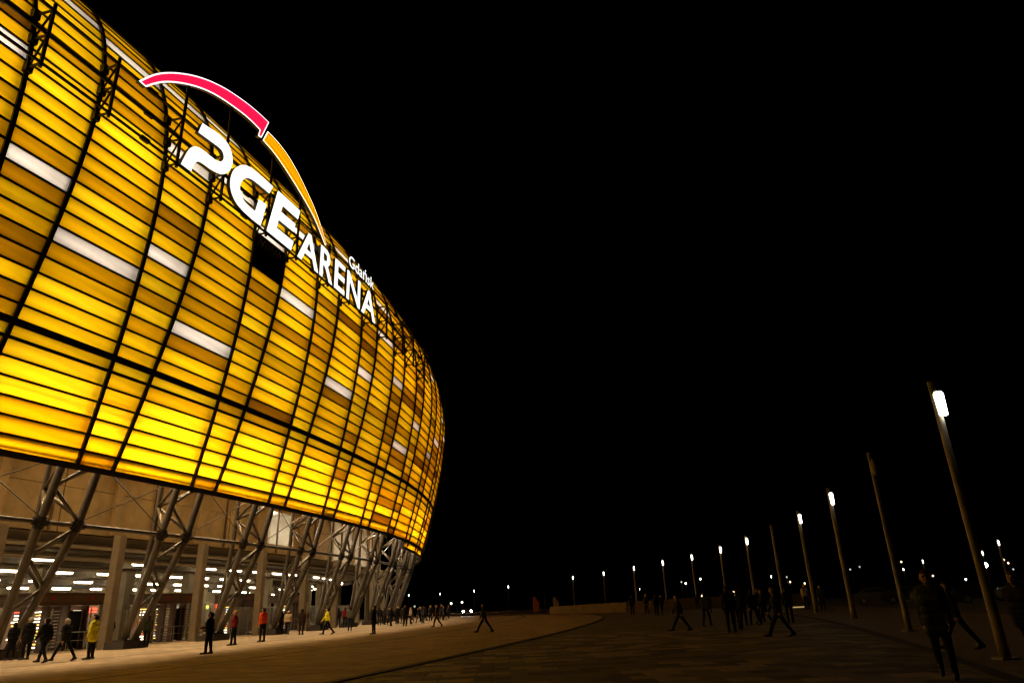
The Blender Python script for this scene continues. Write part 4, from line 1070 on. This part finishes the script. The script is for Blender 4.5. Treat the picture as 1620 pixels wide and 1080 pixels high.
PEOPLE = [
 (-25.0, 36.0, 1.72, 60, 'hold', BK, BK, H_DK, 'dark figure bending at the far left picture edge'),
 (-24.2, 35.9, 1.92, 70, 'stand_long', BK, BK, H_GR, 'grey haired person in long black coat beside leftmost leg'),
 (-21.2, 32.6, 1.88, 80, 'walk2', BK, NV, H_DK, 'person in black walking left, left one of the walking pair'),
 (-20.7, 33.3, 1.86, 85, 'stride', BK, BK, H_GR, 'grey haired person in black walking left, right one of pair'),
 (-19.5, 33.3, 1.88, 100, 'stand_long', YE, BK, H_DK, 'steward in yellow jacket standing before the longest turnstile block'),
 (-27.1, 48.1, 1.85, 0, 'hold', BK, BK, H_DK, 'dark figure at the fence just right of yellow jacket steward'),
 (-23.0, 44.9, 1.83, 20, 'stand', OL, BK, H_BR, 'dark figure standing at the second leg foot'),
 (-14.1, 33.0, 1.75, 95, 'hold', BK, BK, H_DK, 'man in black jacket holding something white at his chest'),
 (-16.4, 41.6, 1.85, 100, 'pockets', RD, BK, H_BL, 'blond person in dark red jacket'),
 (-16.1, 45.3, 1.95, 60, 'stand', OR_, BK, H_DK, 'steward in orange red vest'),
 (-19.2, 59.7, 1.83, 10, 'walk', TN, JE, H_BL, 'person in tan jacket walking towards the fence'),
 (-20.0, 60.6, 1.76, 20, 'stand', BK, BK, H_DK, 'dark figure half hidden left of the tan jacket person'),
 (-17.0, 56.1, 1.85, 0, 'stand_long', BR, BR, H_DK, 'person in dark brown coat right of tan jacket person'),
 (-14.6, 54.6, 1.88, 110, 'walk', YE, NV, H_DK, 'steward in yellow jacket standing right of the fourth leg'),
 (-20.5, 78.6, 1.8, 0, 'stand', BK, BK, H_DK, 'dark figure directly behind the right yellow steward'),
 (-19.6, 77.4, 1.92, 10, 'pockets', NV, BK, H_DK, 'tall dark figure second behind the right yellow steward'),
 (-17.8, 72.9, 1.9, 20, 'stand', RD, BK, H_BR, 'person in dull red jacket left of grey green jacket man'),
 (-14.3, 60.3, 1.86, 5, 'pockets', GG, NV, H_DK, 'man in grey green jacket seen from behind'),
 (-10.2, 49.8, 1.8, 80, 'stand_long', BK, BK, H_DK, 'lone man in long black coat in front of the crowd'),
 (-15.2, 77.1, 1.78, 10, 'stand', BK, GY_, H_DK, 'dark figure at the left end of the far crowd'),
 (-15.0, 78.9, 1.66, -30, 'pockets', GY_, BK, H_BR, 'second figure from the left in the far crowd'),
 (-13.0, 71.7, 1.7, 40, 'walk2', NV, BK, H_DK, 'third figure of the far crowd, stepping forward'),
 (-13.8, 79.5, 1.65, 0, 'stand', BK, BK, H_DK, 'fourth figure of the far crowd, standing back'),
 (-13.6, 81.8, 1.68, 60, 'hold', GY_, NV, H_DK, 'fifth figure of the far crowd holding something'),
 (-11.2, 68.9, 1.82, 30, 'stand_long', BK, BK, H_BR, 'taller dark figure at the right front of far crowd'),
 (-11.8, 76.2, 1.62, -60, 'stand', TN, BK, H_BL, 'figure in pale jacket behind the right end of crowd'),
 (-11.6, 80.7, 1.6, 70, 'walk', BK, BK, H_DK, 'small dark figure walking right of the far crowd'),
 (-13.5, 99.8, 1.65, 0, 'stand', BK, NV, H_DK, 'left one of three tiny far figures at the corner'),
 (-13.0, 103.2, 1.65, 20, 'pockets', GY_, BK, H_DK, 'middle one of three tiny far figures at the corner'),
 (-11.8, 104.3, 1.65, 90, 'walk', BK, BK, H_BR, 'right one of three tiny far figures at the corner'),
 (-7.3, 61.3, 1.74, 100, 'walk', BR, NV, H_GR, 'white haired man in brown jacket walking left alone'),
 (-2.4, 43.7, 1.68, 90, 'stride', BK, BK, H_DK, 'dark man striding across the middle of the plaza'),
 (10.1, 69.2, 1.77, 0, 'stand', BK, BK, H_DK, 'leftmost dark figure before the low wall'),
 (11.4, 68.9, 1.8, 180, 'pockets', GY_, BK, H_BL, 'second figure before the low wall, with fair hair'),
 (11.6, 64.9, 1.72, 20, 'stand', NV, BK, H_DK, 'third figure before the low wall'),
 (12.3, 66.3, 1.70, 200, 'walk2', BK, BK, H_DK, 'rightmost of the four figures before the low wall'),
 (7.1, 34.0, 1.62, 95, 'stride', BK, NV, H_BR, 'short dark figure in full stride left of the standing man'),
 (20.0, 85.3, 1.6, 0, 'stand', BK, BK, H_DK, 'tiny dark figure beside the left warm light point'),
 (16.3, 65.0, 1.58, 10, 'stand', GY_, BK, H_DK, 'small figure right of the left warm light point'),
 (8.4, 30.4, 1.78, 0, 'stand', BK, JE, H_DK, 'dark man standing upright seen from behind'),
 (10.4, 35.4, 1.70, -15, 'pockets', BK, NV, H_DK, 'left man of the group of three walkers'),
 (11.2, 36.3, 1.68, 0, 'walk', NV, BK, H_DK, 'middle man of the group of three walkers'),
 (12.0, 37.1, 1.67, 80, 'walk2', BK, JE, H_BR, 'right man of the group of three walkers'),
 (9.0, 26.4, 1.76, 85, 'stride', BK, BK, H_BR, 'large dark man striding left with long step'),
 (23.1, 60.5, 1.95, 180, 'stand', (0.35, 0.33, 0.3), BK, H_BL, 'person in pale shirt at the street lamp foot'),
 (22.1, 54.8, 1.8, 150, 'stand', JE, BK, H_BR, 'person in blue jacket right of a street lamp foot'),
 (6.98, 12.7, 1.74, 150, 'near_walk', OL, NV, H_BR, 'nearest man in dark green jacket walking towards the camera', True),
 (10.5, 18.2, 1.62, 60, 'stride', BK, BK, H_DK, 'dark figure walking behind the nearest man', True),
 (9.35, 14.0, 1.66, 120, 'near_walk', BK, BK, H_BR, 'dark figure at the right picture edge turning its face', True),
]
for a in PEOPLE: person(*a)
CLX = [(-16.6, 80.5), (-16.0, 83.2), (-14.6, 84.5), (-14.0, 76.0), (-12.6, 78.0), (-12.9, 83.6), (-12.2, 86.0), (-10.9, 79.0), (-11.2, 87.5), (-12.6, 92.0), (-10.6, 94.0), (-9.9, 90.0), (-13.6, 88.5), (-10.2, 99.0)]
for x, y in CLX:
    person(x, y, random.uniform(1.6, 1.82), random.uniform(-180, 180), random.choice(('stand', 'pockets', 'walk', 'walk2', 'hold', 'stand_long')), random.choice((BK, NV, GY_, JE, BR, OL)), random.choice((BK, NV, JE)), random.choice((H_DK, H_BR, H_DK, H_BL)), 'dark figure packed in the far crowd before the last stadium legs', False, 'far crowd by the last legs')
CRX = [(10.9, 38.6), (12.6, 39.6), (9.6, 33.2), (13.2, 37.0), (11.8, 41.5), (9.3, 38.0)]
for x, y in CRX:
    person(x, y, random.uniform(1.6, 1.75), random.uniform(-40, 40), random.choice(('stand', 'pockets', 'walk', 'walk2')), random.choice((BK, NV, GY_)), random.choice((BK, NV)), random.choice((H_DK, H_BR)), 'dark figure in the tight walking crowd left of the striding man', False, 'tight crowd on the right')
# things people carry
o = empty('paper_bag', (-14.45, 32.95, 1.06)); tag(o, 'small white paper bag held by the man in black', 'bag')
b = MB(); b.hexa([(-0.07, -0.045, -0.1), (0.07, -0.045, -0.1), (0.07, 0.045, -0.1), (-0.07, 0.045, -0.1), (-0.09, -0.05, 0.12), (0.09, -0.05, 0.12), (0.09, 0.05, 0.12), (-0.09, 0.05, 0.12)]); b.build('bag_body', pbr('white_paper', (0.75, 0.72, 0.68), 0.8), o)
b = MB(); b.tube([(-0.05, 0, 0.12), (-0.04, 0, 0.2), (0.04, 0, 0.2), (0.05, 0, 0.12)], 0.006, 5); b.build('handle', MATS['white_paper'], o)
